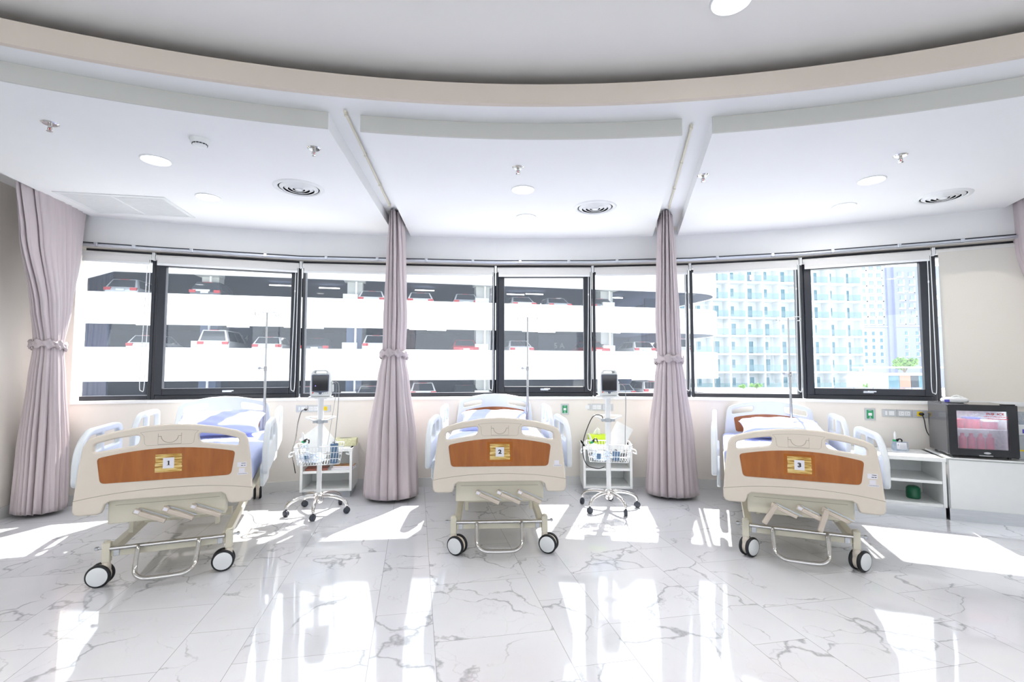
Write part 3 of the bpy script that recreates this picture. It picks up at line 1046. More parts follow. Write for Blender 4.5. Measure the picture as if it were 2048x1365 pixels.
def make_bed(num, label, loc, rz, drop, cranks, swivel):
    t = thing('hospital_bed', label, 'hospital bed', loc, rz, 'hospital beds')
    up = bpy.data.objects.new
    D = -drop
    T = 0.036
    # --- footboard
    fb = put('footboard', cached('footboard', lambda: finish(plate(board(True), [hand_hole(1), hand_hole(-1)], T, 0.010, off=0.0, bres=3), MT['abs'], 45)), None, t, (0, 0, D))
    yf = -T / 2
    put('wood_inlay', cached('inlay', lambda: finish(plate(inlay_outline(), [], 0.004, 0.0012, off=yf - 0.0012), MT['wood'], 30)), None, fb, label='cherry brown wood panel')
    def skirt():
        b = MB()
        xs = [-0.458 + 0.916 * i / 30 for i in range(31)]
        b.tube([(x, yf + 0.0005, 0.537 + 0.040 * (1 - (abs(x) / 0.458) ** 2.2)) for x in xs], 0.0017, 6)
        return finish(b.mesh('seam'), MT['line'], 40)
    put('moulded_seam', cached('seam', skirt), None, fb)
    def hook():
        b = MB()
        def ln(pts, r=0.0014):
            b.tube([(x, yf + 0.0004, z) for x, z in pts], r, 6)
        ln([(-0.060, 0.905), (-0.060, 0.840), (0.060, 0.840), (0.060, 0.905)])
        ln([(-0.060, 0.888), (-0.044, 0.888)] + [(-0.044 * math.cos(PI * k / 14), 0.888 - 0.040 * math.sin(PI * k / 14)) for k in range(15)] + [(0.060, 0.888)], 0.0018)
        ln([(-0.150, 0.915), (-0.132, 0.895), (-0.126, 0.845), (-0.115, 0.836), (0.115, 0.836), (0.126, 0.845), (0.132, 0.895), (0.150, 0.915)], 0.0010)
        ln([(-0.15 + 0.3 * k / 10, 0.915 + 0.010 * (1 - ((k - 5) / 5) ** 2)) for k in range(11)], 0.0010)
        return finish(b.mesh('hook'), MT['line'], 40)
    put('document_hook', cached('hook', hook), None, fb, label='moulded smile shaped document hook')
    # number sign
    if num != 1:
        b = MB(); b.box((0, yf - 0.0036, 0.727), (0.175, 0.0012, 0.135))
        put('tape', cached('tape', lambda: finish(b.mesh('tape'), MT['tape'], 0)), None, fb, label='glossy clear tape backing')
    def bam():
        b = MB()
        rnd = random.Random(5)
        for k in range(9):
            b.box((rnd.uniform(-0.001, 0.001), yf - 0.0052, 0.678 + 0.012 * k), (0.138 + rnd.uniform(-0.004, 0.002), 0.002, 0.0112))
        return finish(b.mesh('bamboo_mat'), MT['bamboo'], 0)
    sg = put('number_sign', cached('bam', bam), None, fb, label='bamboo print card with black %d on white paper' % num)
    b = MB(); b.box((0, 0, 0), (0.058, 0.0012, 0.064))
    put('sign_paper', cached('npap', lambda: finish(b.mesh('sign_paper'), MT['paper'], 0)), None, fb, (0, yf - 0.0070, 0.726), label='white paper square with the bed number')
    if num == 1:
        me = MB()
        me.prism([(-0.0040, -0.0115), (-0.0085, -0.0115), (-0.0085, -0.0135), (0.0085, -0.0135), (0.0085, -0.0115), (0.0040, -0.0115), (0.0040, 0.0135), (0.0005, 0.0135), (-0.0075, 0.0100), (-0.0068, 0.0078), (-0.0025, 0.0090), (-0.0025, -0.0115)], -0.0005, 0.0005)
        me.v = [(x, -z, y) for x, y, z in me.v]
        me = finish(me.mesh('number'), MT['ink'], 0)
    else:
        me = finish(text_mesh(str(num), 0.038, bold=0.0016), MT['ink'], 0)
        for v in me.vertices:
            v.co.x *= 1.2
    put('number', me, None, fb, (0, yf - 0.0082, 0.726))
    # small stickers at the right edge
    b = MB(); b.box((0.395, yf - 0.0006, 0.650), (0.034, 0.0012, 0.028)); b.box((0.400, yf - 0.0006, 0.629), (0.056, 0.0012, 0.012))
    if num != 2:
        b.box((0.395, yf - 0.0006, 0.686), (0.052, 0.0012, 0.030))
    put('asset_label', b, 'paper', fb, smooth=0, label='small white asset stickers')
    b = MB()
    if num != 2:
        b.box((0.404, yf - 0.0016, 0.694), (0.024, 0.0006, 0.003)); b.box((0.396, yf - 0.0016, 0.681), (0.013, 0.0006, 0.0035)); b.box((0.411, yf - 0.0016, 0.681), (0.009, 0.0006, 0.0035))
    for q in range(6):
        b.box((0.380 + q * 0.0082, yf - 0.0016, 0.629), (0.0055, 0.0006, 0.0022))
    put('sticker_print', b, 'ink', fb, smooth=0)
    # --- crank box under the footboard
    b = MB(); b.box((0, 0.075, 0.455), (0.612, 0.09, 0.155))
    cb = put('crank_box', cached('cbox', lambda: finish(b.mesh('crank_box'), MT['cream'], 0)), None, t, (0, 0, D), bevel=0.006)
    b = MB(); b.box((0, 0.0295, 0.486), (0.54, 0.001, 0.0022))
    put('box_seam', cached('bxs', lambda: finish(b.mesh('box_seam'), MT['line'], 0)), None, cb)
    for (x, folded) in zip((-0.150, -0.006, 0.138), cranks):
        def pivot():
            b = MB()
            b.cyl((0, 0.035, 0), (0, -0.012, 0), 0.012, 16)
            b.box((0.0, -0.018, 0.0), (0.036, 0.028, 0.028))
            return finish(b.mesh('crank'), MT['crank'], 40)
        cr = put('crank', cached('pivot', pivot), None, cb, (x, 0.0, 0.428 + 0.020), bevel=0.004)
        cr.rotation_euler = (0, R(24), 0)
        b = MB(); b.box((0.085, -0.006, 0.016), (0.165, 0.008, 0.008))
        put('crank_rod', cached('crod', lambda: finish(b.mesh('crank_rod'), MT['steel'], 0)), None, cr, label='steel folding rod')
        if folded:
            b = MB(); b.box((0.088, -0.024, -0.004), (0.145, 0.024, 0.026))
            put('crank_handle', cached('chand', lambda: finish(b.mesh('crank_handle'), MT['crank'], 0)), None, cr, bevel=0.005)
        else:
            b = MB(); b.box((0.075, -0.014, -0.004), (0.135, 0.016, 0.022))
            put('crank_arm', cached('carm', lambda: finish(b.mesh('crank_arm'), MT['crank'], 0)), None, cr, bevel=0.004)
            b = MB(); b.box((0.0, -0.040, -0.062), (0.030, 0.028, 0.145))
            h = put('crank_handle', cached('chand2', lambda: finish(b.mesh('crank_handle'), MT['crank'], 0)), None, cr, bevel=0.005)
            h.rotation_euler = (0, R(-8) if x > 0 else R(6), 0)
        b = MB(); b.box((0.0, -0.0325, 0.002), (0.024, 0.0012, 0.016))
        put('crank_label', cached('clab', lambda: finish(b.mesh('crank_label'), MT['paper'], 0)), None, cr)
    # --- headboard
    hb = put('headboard', cached('headboard', lambda: finish(plate(board(False), [hand_hole(1, 0.93), hand_hole(-1, 0.93)], T, 0.010, off=0.0, bres=3), MT['absg'], 45)), None, t, (0, 2.02, D + 0.065), label='pale grey headboard')
    put('wood_inlay', cached('inlay_h', lambda: finish(plate(inlay_outline(0.93), [], 0.004, 0.0012, off=yf - 0.0012), MT['wood'], 30)), None, hb, label='cherry brown wood panel')
    # --- mattress frame, deck, mattress
    b = MB()
    for sx in (-1, 1):
        b.box((sx * 0.425, 1.01, 0.505), (0.04, 1.95, 0.05))
    for y in (0.12, 0.62, 1.12, 1.60, 1.97):
        b.box((0, y, 0.505), (0.81, 0.04, 0.04))
    put('mattress_frame', cached('mfr', lambda: finish(b.mesh('mattress_frame'), MT['cream'], 0)), None, t, (0, 0, D), bevel=0.004)
    b = MB(); b.box((0, 1.01, 0.538), (0.86, 1.94, 0.016))
    put('bed_deck', cached('deck', lambda: finish(b.mesh('bed_deck'), MT['cream'], 0)), None, t, (0, 0, D))
    def mattress():
        bm = MB()
        nx, ny = 26, 48
        out = rpoly([(-0.44, 0.05), (0.44, 0.05), (0.44, 1.985), (-0.44, 1.985)], 0.07, 8)
        n = len(out)
        cx, cy = 0, 1.017
        prof = [(1.0, 0.548), (1.0, 0.56), (1.004, 0.60), (1.0, 0.655), (0.985, 0.672), (0.95, 0.680), (0.6, 0.684), (0.0, 0.686)]
        rnd = random.Random(3)
        vs = []
        for s, z in prof:
            for j, p in enumerate(out):
                wob = 0.004 * math.sin(j * 1.9) * (1 if 0.56 < z < 0.67 else 0)
                ex = 0.44 * (1 - s) if s > 0.9 else None
                vs.append((cx + (p[0] - cx) * s + wob, cy + (p[1] - cy) * (s if s <= 0.9 else 1 - (1 - s) * 0.45), z + (0.004 * math.sin(p[0] * 9 + p[1] * 5) if z > 0.67 else 0)))
        fs = []
        for i in range(len(prof) - 1):
            for j in range(n):
                fs.append((i * n + j, i * n + (j + 1) % n, (i + 1) * n + (j + 1) % n, (i + 1) * n + j))
        bm.add(vs, fs)
        return finish(bm.mesh('mattress'), MT['sheet'], 60)
    put('mattress', cached('mattress', mattress), None, t, (0, 0, D), label='mattress in a periwinkle blue fitted sheet')
    # --- side rails
    def rail_mesh(L, top):
        o = rpoly([(0.0, 0.60), (0.02, 0.575), (L - 0.02, 0.575), (L, 0.62), (L, top - 0.02), (L - 0.10, top), (0.16, top), (0.0, top - 0.12)], [0.03, 0.02, 0.03, 0.04, 0.07, 0.04, 0.09, 0.10], 6)
        mid = L * 0.5
        h1 = rpoly([(0.055, 0.765), (mid - 0.02, 0.765), (mid - 0.02, top - 0.045), (0.155, top - 0.045), (0.055, top - 0.12)], [0.02, 0.02, 0.02, 0.03, 0.03], 5)
        h2 = rpoly([(mid + 0.02, 0.765), (L - 0.055, 0.765), (L - 0.055, top - 0.07), (L - 0.085, top - 0.045), (mid + 0.02, top - 0.045)], [0.02, 0.02, 0.02, 0.02, 0.02], 5)
        return finish(plate(o, [h1, h2], 0.040, 0.013, 'yz', 0.0, 3), MT['absg'], 50)
    def brk(L):
        o = rpoly([(0.08, 0.62), (0.12, 0.47), (L - 0.16, 0.44), (L - 0.06, 0.62)], 0.05, 6)
        return finish(plate(o, [], 0.024, 0.006, 'yz'), MT['absg'], 50)
    for sx in (-1, 1):
        for nm, y, L, top in (('foot', 0.15, 0.74, 0.915), ('head', 1.16, 0.70, 0.935)):
            lab = 'pale grey side rail %s the %s end' % ('on the right at' if sx > 0 else 'on the left at', nm)
            r_ = put('side_rail', cached('rail' + nm, lambda: rail_mesh(L, top)), None, t, (sx * 0.515, y, D), label=lab)
            put('rail_bracket', cached('rbr' + nm, lambda: brk(L)), None, r_, (-sx * 0.026, 0, 0))
    # --- base frame
    b = MB()
    for sx in (-1, 1):
        b.box((sx * 0.30, 1.02, 0.205), (0.045, 1.80, 0.045))
    b.box((0, 0.11, 0.190), (0.60, 0.04, 0.04))
    b.box((0, 1.93, 0.205), (0.60, 0.04, 0.04))
    b.box((0, 0.62, 0.245), (0.54, 0.05, 0.05)); b.box((0, 1.42, 0.245), (0.54, 0.05, 0.05))
    put('base_frame', cached('bfr', lambda: finish(b.mesh('base_frame'), MT['cream'], 0)), None, t, bevel=0.004)
    b = MB()
    for sx in (-1, 1):
        b.tube([(sx * 0.20, 0.25, 0.48 + D), (sx * 0.20, 0.62, 0.26)], 0.018, 8)
        b.tube([(sx * 0.20, 1.05, 0.48 + D), (sx * 0.20, 1.42, 0.26)], 0.018, 8)
        b.box((sx * 0.235, 0.22, 0.37 + D / 2), (0.022, 0.04, 0.20 + D))
    b.cyl((-0.26, 0.36, 0.315 + D / 2), (0.26, 0.36, 0.315 + D / 2), 0.020, 12)
    b.box((0, 0.55, 0.395 + D / 2), (0.14, 0.03, 0.035))
    for x in (-0.12, 0.0, 0.12):
        b.tube([(x, 0.10, 0.44 + D), (x, 0.75, 0.36 + D / 2), (x, 1.3, 0.34)], 0.010, 8)
    put('lift_linkage', b, 'cream', t, bevel=0.0)
    for sx in (-1, 1):
        pb = MB()
        pb.box((sx * 0.272, 0.088, 0.195), (0.032, 0.006, 0.050))
        put('lock_plate', pb, 'steel', t, smooth=0, bevel=0.004, label='dark steel pedal bracket')
    b = MB()
    b.cyl((-0.30, 0.075, 0.222), (0.30, 0.075, 0.222), 0.0125, 12)
    lp = [(-0.158, 0.075, 0.222), (-0.158, 0.055, 0.20), (-0.156, 0.01, 0.115), (-0.145, -0.018, 0.082), (-0.105, -0.035, 0.060), (-0.05, -0.038, 0.056), (0.05, -0.038, 0.056), (0.105, -0.035, 0.060), (0.145, -0.018, 0.082), (0.156, 0.01, 0.115), (0.158, 0.055, 0.20), (0.158, 0.075, 0.222)]
    b.tube(spline(lp, 6), 0.0135, 12)
    put('brake_pedal_bar', cached('pedal', lambda: finish(b.mesh('pedal'), MT['chrome'], 50)), None, t, label='bent chrome pedal bar')
    # --- legs with twin castors
    def leg():
        b = MB(); b.box((0, 0, 0.197), (0.042, 0.042, 0.115)); b.lathe([(0.020, 0.252), (0.018, 0.260), (0.008, 0.264)], n=16)
        return finish(b.mesh('leg'), MT['cream'], 40)
    def bolt():
        b = MB(); b.cyl((0, 0, 0), (0.04, 0, 0), 0.007, 10); b.cyl((0.022, 0, 0), (0.036, 0, 0), 0.012, 6)
        return finish(b.mesh('bolt'), MT['steel'], 40)
    def fork():
        b = MB(); b.lathe([(0.020, 0.140), (0.022, 0.128), (0.022, 0.112)], n=16)
        b.box((0, 0.010, 0.100), (0.030, 0.060, 0.036))
        M2 = Matrix.Rotation(PI / 2, 3, 'Y')
        b.lathe([(0.056, -0.014), (0.056, 0.014)], (0, 0.030, 0.066), 28, M2)
        return finish(b.mesh('castor_fork'), MT['abs'], 40)
    M2 = Matrix.Rotation(PI / 2, 3, 'Y')
    def tyre():
        b = MB()
        b.lathe([(0.049, -0.010), (0.062, -0.010), (0.066, -0.004), (0.066, 0.005), (0.061, 0.011), (0.053, 0.012)], (0, 0, 0), 36, M2)
        return finish(b.mesh('tyre'), MT['rubber'], 40)
    def cap():
        b = MB()
        b.lathe([(0.055, 0.006), (0.054, 0.0135), (0.043, 0.0165), (0.0001, 0.0175)], (0, 0, 0), 36, M2)
        return finish(b.mesh('wheel_cap'), MT['plastic'], 40)
    for i, (sx, y) in enumerate(((-1, 0.10), (1, 0.10), (-1, 1.93), (1, 1.93))):
        lg = put('leg', cached('leg', leg), None, t, (sx * 0.322, y, 0), bevel=0.004)
        if y < 0.5:
            put('bolt', cached('bolt', bolt), None, lg, (sx * 0.021, 0, 0.222), 0 if sx > 0 else PI)
        ca = put('castor', cached('fork', fork), None, lg, (0, 0, 0), R(swivel[i]))
        # the castor's wheels
        for s2 in (-1, 1):
            w = put('wheel', cached('tyre', tyre), None, t, (0, 0, 0))
            off = Matrix.Rotation(R(swivel[i]), 3, 'Z') @ Vector((s2 * 0.025, 0.030, 0.066))
            w.location = (sx * 0.322 + off.x, y + off.y, off.z)
            w.rotation_euler = (0, 0, R(swivel[i]) + (0 if s2 > 0 else PI))
            put('wheel_cap', cached('cap', cap), None, w, label='off white wheel cap')
    # iv socket block at the head
    b = MB(); b.lathe([(0.017, 0.44), (0.017, 0.60)], (0.405, 1.955, 0), 14)
    put('pole_socket', b, 'steel', t, (0, 0, D))
    return t

B1 = dict(loc=(-2.105, 3.035, 0), rz=R(22.3), drop=0.0)
B2 = dict(loc=(-0.085, 3.430, 0), rz=R(3.0), drop=0.0)
B3 = dict(loc=(1.885, 3.245, 0), rz=R(-22.8), drop=0.055)
make_bed(1, 'left hospital bed with number 1 on its wooden footboard', B1['loc'], B1['rz'], 0.0, (1, 1, 1), (84, 92, 5, 10))
make_bed(2, 'middle hospital bed with number 2 on its wooden footboard', B2['loc'], B2['rz'], 0.0, (1, 1, 1), (-118, -114, 8, -5))
make_bed(3, 'right hospital bed with number 3 on its footboard and two cranks folded out', B3['loc'], B3['rz'], 0.055, (0, 1, 0), (-40, -44, 5, 10))

def bed_pt(B, x, y, z):
    c, s = math.cos(B['rz']), math.sin(B['rz'])
    return (B['loc'][0] + x * c - y * s, B['loc'][1] + x * s + y * c, z - B['drop'])

def pillow_mesh(seed):
    rnd = random.Random(seed)
    ph = [rnd.uniform(0, 6.28) for _ in range(6)]
    n, m = 44, 30
    vs, fs = [], []
    for side in (1, -1):
        for i in range(n + 1):
            for j in range(m + 1):
                u, v = -1 + 2 * i / n, -1 + 2 * j / m
                e = max(0.0, (1 - abs(u) ** 2.6)) ** 0.5 * max(0.0, (1 - abs(v) ** 2.6)) ** 0.5
                pin = 1 - 0.10 * (1 - u * u) * abs(v) ** 3
                pin2 = 1 - 0.08 * (1 - v * v) * abs(u) ** 3
                wr = 0.006 * math.sin(9 * u + 4 * v + ph[0]) * math.sin(6 * v - 3 * u + ph[1]) * (0.3 + e) + 0.006 * math.sin(22 * v + ph[2]) * abs(u) ** 4
                z = side * (0.085 * e ** 0.8 if side > 0 else 0.055 * e ** 0.6) + (wr if 0.02 < e else wr * 0.4)
                vs.append((u * 0.355 * pin2, v * 0.225 * pin, z))
    N = (n + 1) * (m + 1)
    for s in (0, 1):
        for i in range(n):
            for j in range(m):
                a = s * N + i * (m + 1) + j
                q = (a, a + m + 1, a + m + 2, a + 1)
                fs.append(q if s == 0 else q[::-1])
    me = bpy.data.meshes.new('pillow')
    me.from_pydata(vs, [], fs)
    return finish(me, MT['pillow'], 60)
for k, (Bd, x, y, tilt, z, lab) in enumerate([(B1, 0.02, 1.62, 16, 0.795, 'periwinkle pillow, plump, at the head of bed 1'), (B2, -0.01, 1.68, 18, 0.752, 'periwinkle pillow at the head of bed 2'),
                                             (B3, 0.07, 1.64, 10, 0.780, 'sunlit periwinkle pillow at the head of bed 3')]):
    o = put('pillow', pillow_mesh(k + 2), None, None, bed_pt(Bd, x, y, z))
    o.rotation_euler = (R(tilt), 0, Bd['rz'] + R(2 * k - 2))
    tag(o, lab, 'pillow', 'pillows')

def iv_pole(Bd, label, x=0.405, y=1.955):
    p = bed_pt(Bd, x, y, 0)
    t = thing('iv_pole', label, 'drip stand', (p[0], p[1], 0.46 - Bd['drop']), Bd['rz'], 'drip poles')
    b = MB(); b.cyl((0, 0, 0), (0, 0, 0.83), 0.0125, 14)
    put('lower_tube', b, 'steel', t)
    b = MB(); b.cyl((0, 0, 0.83), (0, 0, 1.415), 0.0085, 12)
    put('upper_tube', b, 'steel', t)
    b = MB(); b.lathe([(0.016, 0.815), (0.018, 0.825), (0.018, 0.86), (0.012, 0.868)], n=14); b.cyl((-0.012, -0.004, 0.842), (-0.05, -0.012, 0.846), 0.006, 8)
    cl = put('clamp', b, 'steel', t)
    b = MB(); b.ball((-0.056, -0.013, 0.846), (0.015, 0.010, 0.015))
    put('clamp_knob', b, 'grey', cl)
    b = MB()
    for s in (-1, 1):
        pts = [(0, 0, 1.41), (s * 0.05, 0, 1.418), (s * 0.085, 0, 1.422)] + [(s * (0.092 + 0.019 * math.sin(a)), 0, 1.402 + 0.020 * math.cos(a)) for a in [0.1 + 0.55 * q for q in range(9)]]
        b.tube(pts, 0.0035, 8)
    put('hooks', b, 'steel', t)
iv_pole(B1, 'steel drip pole standing at the head of bed 1', 0.36, 1.955)
iv_pole(B2, 'steel drip pole standing at the head of bed 2', 0.36, 1.955)
iv_pole(B3, 'steel drip pole standing at the head of bed 3', 0.20, 1.955)

# ------------------------------------------------------------------ monitor stands
def monitor_stand(loc, rz, label, spin):
    t = thing('monitor_stand', label, 'monitor trolley', loc, rz, 'patient monitor trolleys')
    for k in range(5):
        a = R(spin + 72 * k)
        ca, sa = math.cos(a), math.sin(a)
        pts = [(0.030, 0.150), (0.10, 0.152), (0.18, 0.140), (0.235, 0.118), (0.262, 0.092), (0.268, 0.066)]
        b = MB(); b.tube(spline([(r * ca, r * sa, z) for r, z in pts], 5), [0.017 - 0.004 * i / 25 for i in range(26)], 12)
        lg = put('leg', b, 'chrome', t)
        b = MB()
        M2 = Matrix.Rotation(a + R(60 + 40 * k), 3, 'Z') @ Matrix.Rotation(PI / 2, 3, 'Y')
        for s in (-1, 1):
            b.lathe([(0.010, 0.0), (0.026, 0.001), (0.028, 0.005), (0.028, 0.013), (0.022, 0.016), (0.0001, 0.017)], Vector((0.268 * ca, 0.268 * sa, 0.028)) + (M2 @ Vector((0, 0, -0.002))), 20, M2 if s > 0 else M2 @ Matrix.Rotation(PI, 3, 'X'))
        b.cyl((0.268 * ca, 0.268 * sa, 0.04), (0.268 * ca, 0.268 * sa, 0.072), 0.009, 10)
        put('castor', b, 'dgrey', lg, label='dark grey twin castor')
    b = MB(); b.lathe([(0.030, 0.085), (0.042, 0.105), (0.046, 0.135), (0.046, 0.165), (0.030, 0.178), (0.024, 0.180)], n=24)
    put('hub', b, 'chrome', t)
    b = MB(); b.cyl((0, 0, 0.178), (0, 0, 0.62), 0.0215, 20); b.cyl((0, 0, 0.62), (0, 0, 1.030), 0.0255, 20)
    put('pole', b, 'plastic', t)
    b = MB(); b.lathe([(0.027, 0.80), (0.033, 0.804), (0.033, 0.832), (0.027, 0.836)], n=24)
    for s in (-1, 1):
        b.box((s * 0.047, -0.005, 0.818), (0.034, 0.028, 0.026))
    put('collar', b, 'grey', t, smooth=30, label='grey clamp collar')
    b = MB()
    hp = [(-0.055, 0, 0.825), (-0.10, 0.01, 0.845), (-0.125, 0.06, 0.85), (-0.09, 0.11, 0.85), (0, 0.125, 0.85), (0.09, 0.11, 0.85), (0.125, 0.06, 0.85), (0.10, 0.01, 0.845), (0.055, 0, 0.825)]
    b.tube(spline(hp, 5), 0.008, 8)
    put('push_handle', b, 'plastic', t)
    b = MB(); b.box((0, 0.0, 1.040), (0.21, 0.15, 0.012)); b.box((0, 0, 1.030), (0.10, 0.09, 0.012))
    put('top_plate', b, 'plastic', t, smooth=0, bevel=0.004)
    # wire basket
    w0, d0, w1, d1, zt, zb = 0.205, 0.14, 0.175, 0.115, 0.605, 0.445
    def rect(w, d, z):
        return [(x, y, z) for x, y in rpoly([(-w, -d), (w, -d), (w, d), (-w, d)], 0.03, 4)]
    def on(w, d, z, s):
        return
    b = MB()
    for z, f in ((zt, 1.0), (zt - 0.055, 0.66), (zt - 0.11, 0.33), (zb, 0.0)):
        b.tube(rect(w1 + (w0 - w1) * f, d1 + (d0 - d1) * f, z), 0.0042 if z == zt else 0.0028, 6, closed=True)
    for k in range(15):
        f = -0.9 + 1.8 * k / 14
        for s in (-1, 1):
            b.tube([(f * w0, s * d0, zt), (f * w1, s * d1, zb)], 0.0024, 5)
        b.tube([(f * w1, -d1, zb), (f * w1, d1, zb)], 0.0024, 5)
    for k in range(9):
        f = -0.85 + 1.7 * k / 8
        for s in (-1, 1):
            b.tube([(s * w0, f * d0, zt), (s * w1, f * d1, zb)], 0.0024, 5)
    put('basket', b, 'plastic', t, label='white wire basket')
    for s in (-1, 1):
        b = MB()
        b.tube(spline([(s * (w0 + 0.002), -0.03, zt - 0.05), (s * (w0 + 0.045), -0.03, zt - 0.065), (s * (w0 + 0.05), -0.03, zt - 0.095), (s * (w0 + 0.02), -0.03, zt - 0.085)], 4), 0.004, 6)
        put('cable_hook', b, 'plastic', t)
        b = MB()
        b.tube(spline([(s * (w0 + 0.002), 0.02, zt - 0.05), (s * (w0 + 0.045), 0.02, zt - 0.065), (s * (w0 + 0.05), 0.02, zt - 0.095), (s * (w0 + 0.02), 0.02, zt - 0.085)], 4), 0.004, 6)
        put('cable_hook', b, 'plastic', t)
    return t
ST1, ST2 = (-1.755, 4.50, 0.0), (0.905, 4.63, 0.0)
monitor_stand(ST1, R(18), 'monitor trolley on five chrome legs between bed 1 and the second curtain', -96)
monitor_stand(ST2, R(-8), 'monitor trolley on five chrome legs between bed 2 and the third curtain', -60)

def monitor(loc, rz, label, variant):
    t = thing('patient_monitor', label, 'patient monitor', loc, rz, 'patient monitors')
    o = rpoly([(-0.086, 0.0), (0.086, 0.0), (0.090, 0.06), (0.084, 0.205), (0.062, 0.243), (-0.062, 0.243), (-0.084, 0.205), (-0.090, 0.06)], [0.02, 0.02, 0.03, 0.025, 0.02, 0.02, 0.025, 0.03], 5)
    hole = rpoly([(-0.052, 0.213), (0.052, 0.213), (0.046, 0.229), (-0.046, 0.229)], 0.006, 4)
    put('monitor_shell', finish(plate(o, [hole], 0.12, 0.012, off=0.0, bres=3), MT['mon'], 50), None, t)
    b = MB(); b.box((0, 0, 0.237), (0.094, 0.05, 0.010))
    put('handle_grip', b, 'bezel', t, smooth=0, bevel=0.004, label='slate grey grip pad')
    put('screen_bezel', finish(plate(rpoly([(-0.072, 0.045), (0.0, 0.036), (0.072, 0.045), (0.074, 0.200), (-0.074, 0.200)], 0.012, 5), [], 0.006, 0.002, off=-0.060), MT['bezel'], 40), None, t)
    b = MB(); b.box((0, -0.0635, 0.122), (0.130, 0.003, 0.138))
    sc = put('screen', b, 'screen', t, smooth=0)
    if variant == 1:
        b = MB(); b.ball((-0.040, -0.066, 0.098), (0.0035, 0.0015, 0.0035))
        put('indicator', b, 'led', sc)
    b = MB(); b.lathe([(0.0001, 0.010), (0.012, 0.009), (0.014, 0.0), (0.018, -0.001)], (0, -0.060, 0.034), 24, Matrix.Rotation(PI / 2, 3, 'X'))
    put('control_knob', b, 'bezel', t)
    b = MB(); b.ball((-0.062, -0.060, 0.036), (0.007, 0.003, 0.006))
    put('power_button', b, 'red', t, label='red button')
    for x in (-0.044, -0.028, 0.030, 0.046, 0.062):
        b = MB(); b.ball((x, -0.060, 0.032), (0.0055, 0.002, 0.0035))
        put('button', b, 'grey', t)
    b = MB(); b.box((0.098, 0.0, 0.075), (0.02, 0.05, 0.07)); b.box((0.097, 0.0, 0.125), (0.014, 0.04, 0.02))
    put('connector_block', b, 'mon', t, smooth=0, bevel=0.004)
    b = MB()
    if variant == 1:
        b.tube(spline([(0.10, 0, 0.125), (0.135, 0, 0.13), (0.155, 0.0, 0.08), (0.148, 0.0, -0.15), (0.130, -0.02, -0.40), (0.118, -0.03, -0.475)], 8), 0.0036, 8)
        b.tube(spline([(0.10, 0.01, 0.12), (0.128, 0.01, 0.11), (0.125, 0.01, 0.0), (0.09, 0.03, -0.25), (0.06, 0.05, -0.45)], 8), 0.002, 8)
    else:
        b.tube(spline([(0.10, 0, 0.105), (0.140, 0, 0.10), (0.165, 0.0, 0.05), (0.168, 0.0, -0.12), (0.155, -0.02, -0.30), (0.150, -0.03, -0.46)], 8), 0.0038, 8)
    put('sensor_cable', b, 'cable', t)
    return t
monitor((ST1[0] + 0.004, ST1[1] - 0.01, 1.047), R(14), 'patient monitor on the trolley beside bed 1, violet light on its screen', 1)
monitor((ST2[0], ST2[1] - 0.01, 1.047), R(2), 'patient monitor on the trolley beside bed 2, dark blank screen', 2)

def leaning_sheet(loc, rz, lean, w, h, label, m='tissue', roll=0.0):
    b = MB(); b.box((0, 0, 0), (w, 0.003, h))
    o = put('plastic_folder', b, m, None, loc, smooth=0, bevel=0.001)
    o.rotation_euler = (lean, roll, rz)
    return tag(o, label, 'folder', 'paper folders in the wire baskets')
leaning_sheet((ST1[0] - 0.045, ST1[1] + 0.085, 0.625), R(18), R(-8), 0.24, 0.25, 'white folder standing tilted in the basket beside bed 1', roll=R(-38))
leaning_sheet((ST2[0] + 0.115, ST2[1] + 0.075, 0.640), R(-8), R(-8), 0.17, 0.27, 'white folder standing tilted in the basket beside bed 2', roll=R(28))

def flowmeter(loc, rz, label, s=1.0, tilt=0.0):
    t = thing('oxygen_flowmeter', label, 'oxygen flowmeter', loc, rz, 'oxygen flowmeters')
    t.rotation_euler = (0, tilt, rz)
    b = MB(); b.lathe([(0.012, 0.0), (0.030, 0.004), (0.030, 0.055), (0.012, 0.065), (0.010, 0.078)], n=20)
    put('bottle', b, 'clear', t, label='clear plastic humidifier bottle')
    b = MB(); b.lathe([(0.013, 0.076), (0.021, 0.080), (0.021, 0.094), (0.013, 0.098)], n=20)
    put('valve_ring', b, 'green', t, label='green valve ring')
    b = MB(); b.tube(spline([(0.012, -0.012, 0.10), (0.034, -0.014, 0.105), (0.048, -0.014, 0.092), (0.042, -0.014, 0.066)], 5), 0.006, 8); b.ball((0.012, -0.016, 0.094), (0.012, 0.010, 0.012))
    put('valve_lever', b, 'black', t)
    b = MB(); b.lathe([(0.009, 0.098), (0.010, 0.15), (0.004, 0.172)], n=14)
    put('flow_tube', b, 'plastic', t)
    return t
flowmeter((ST1[0] - 0.115, ST1[1] - 0.045, 0.555), R(10), 'green ringed flowmeter sticking out of the basket beside bed 1', tilt=R(-8))
flowmeter((ST2[0] - 0.125, ST2[1] - 0.04, 0.540), R(10), 'green ringed flowmeter leaning out of the basket beside bed 2', tilt=R(-24))
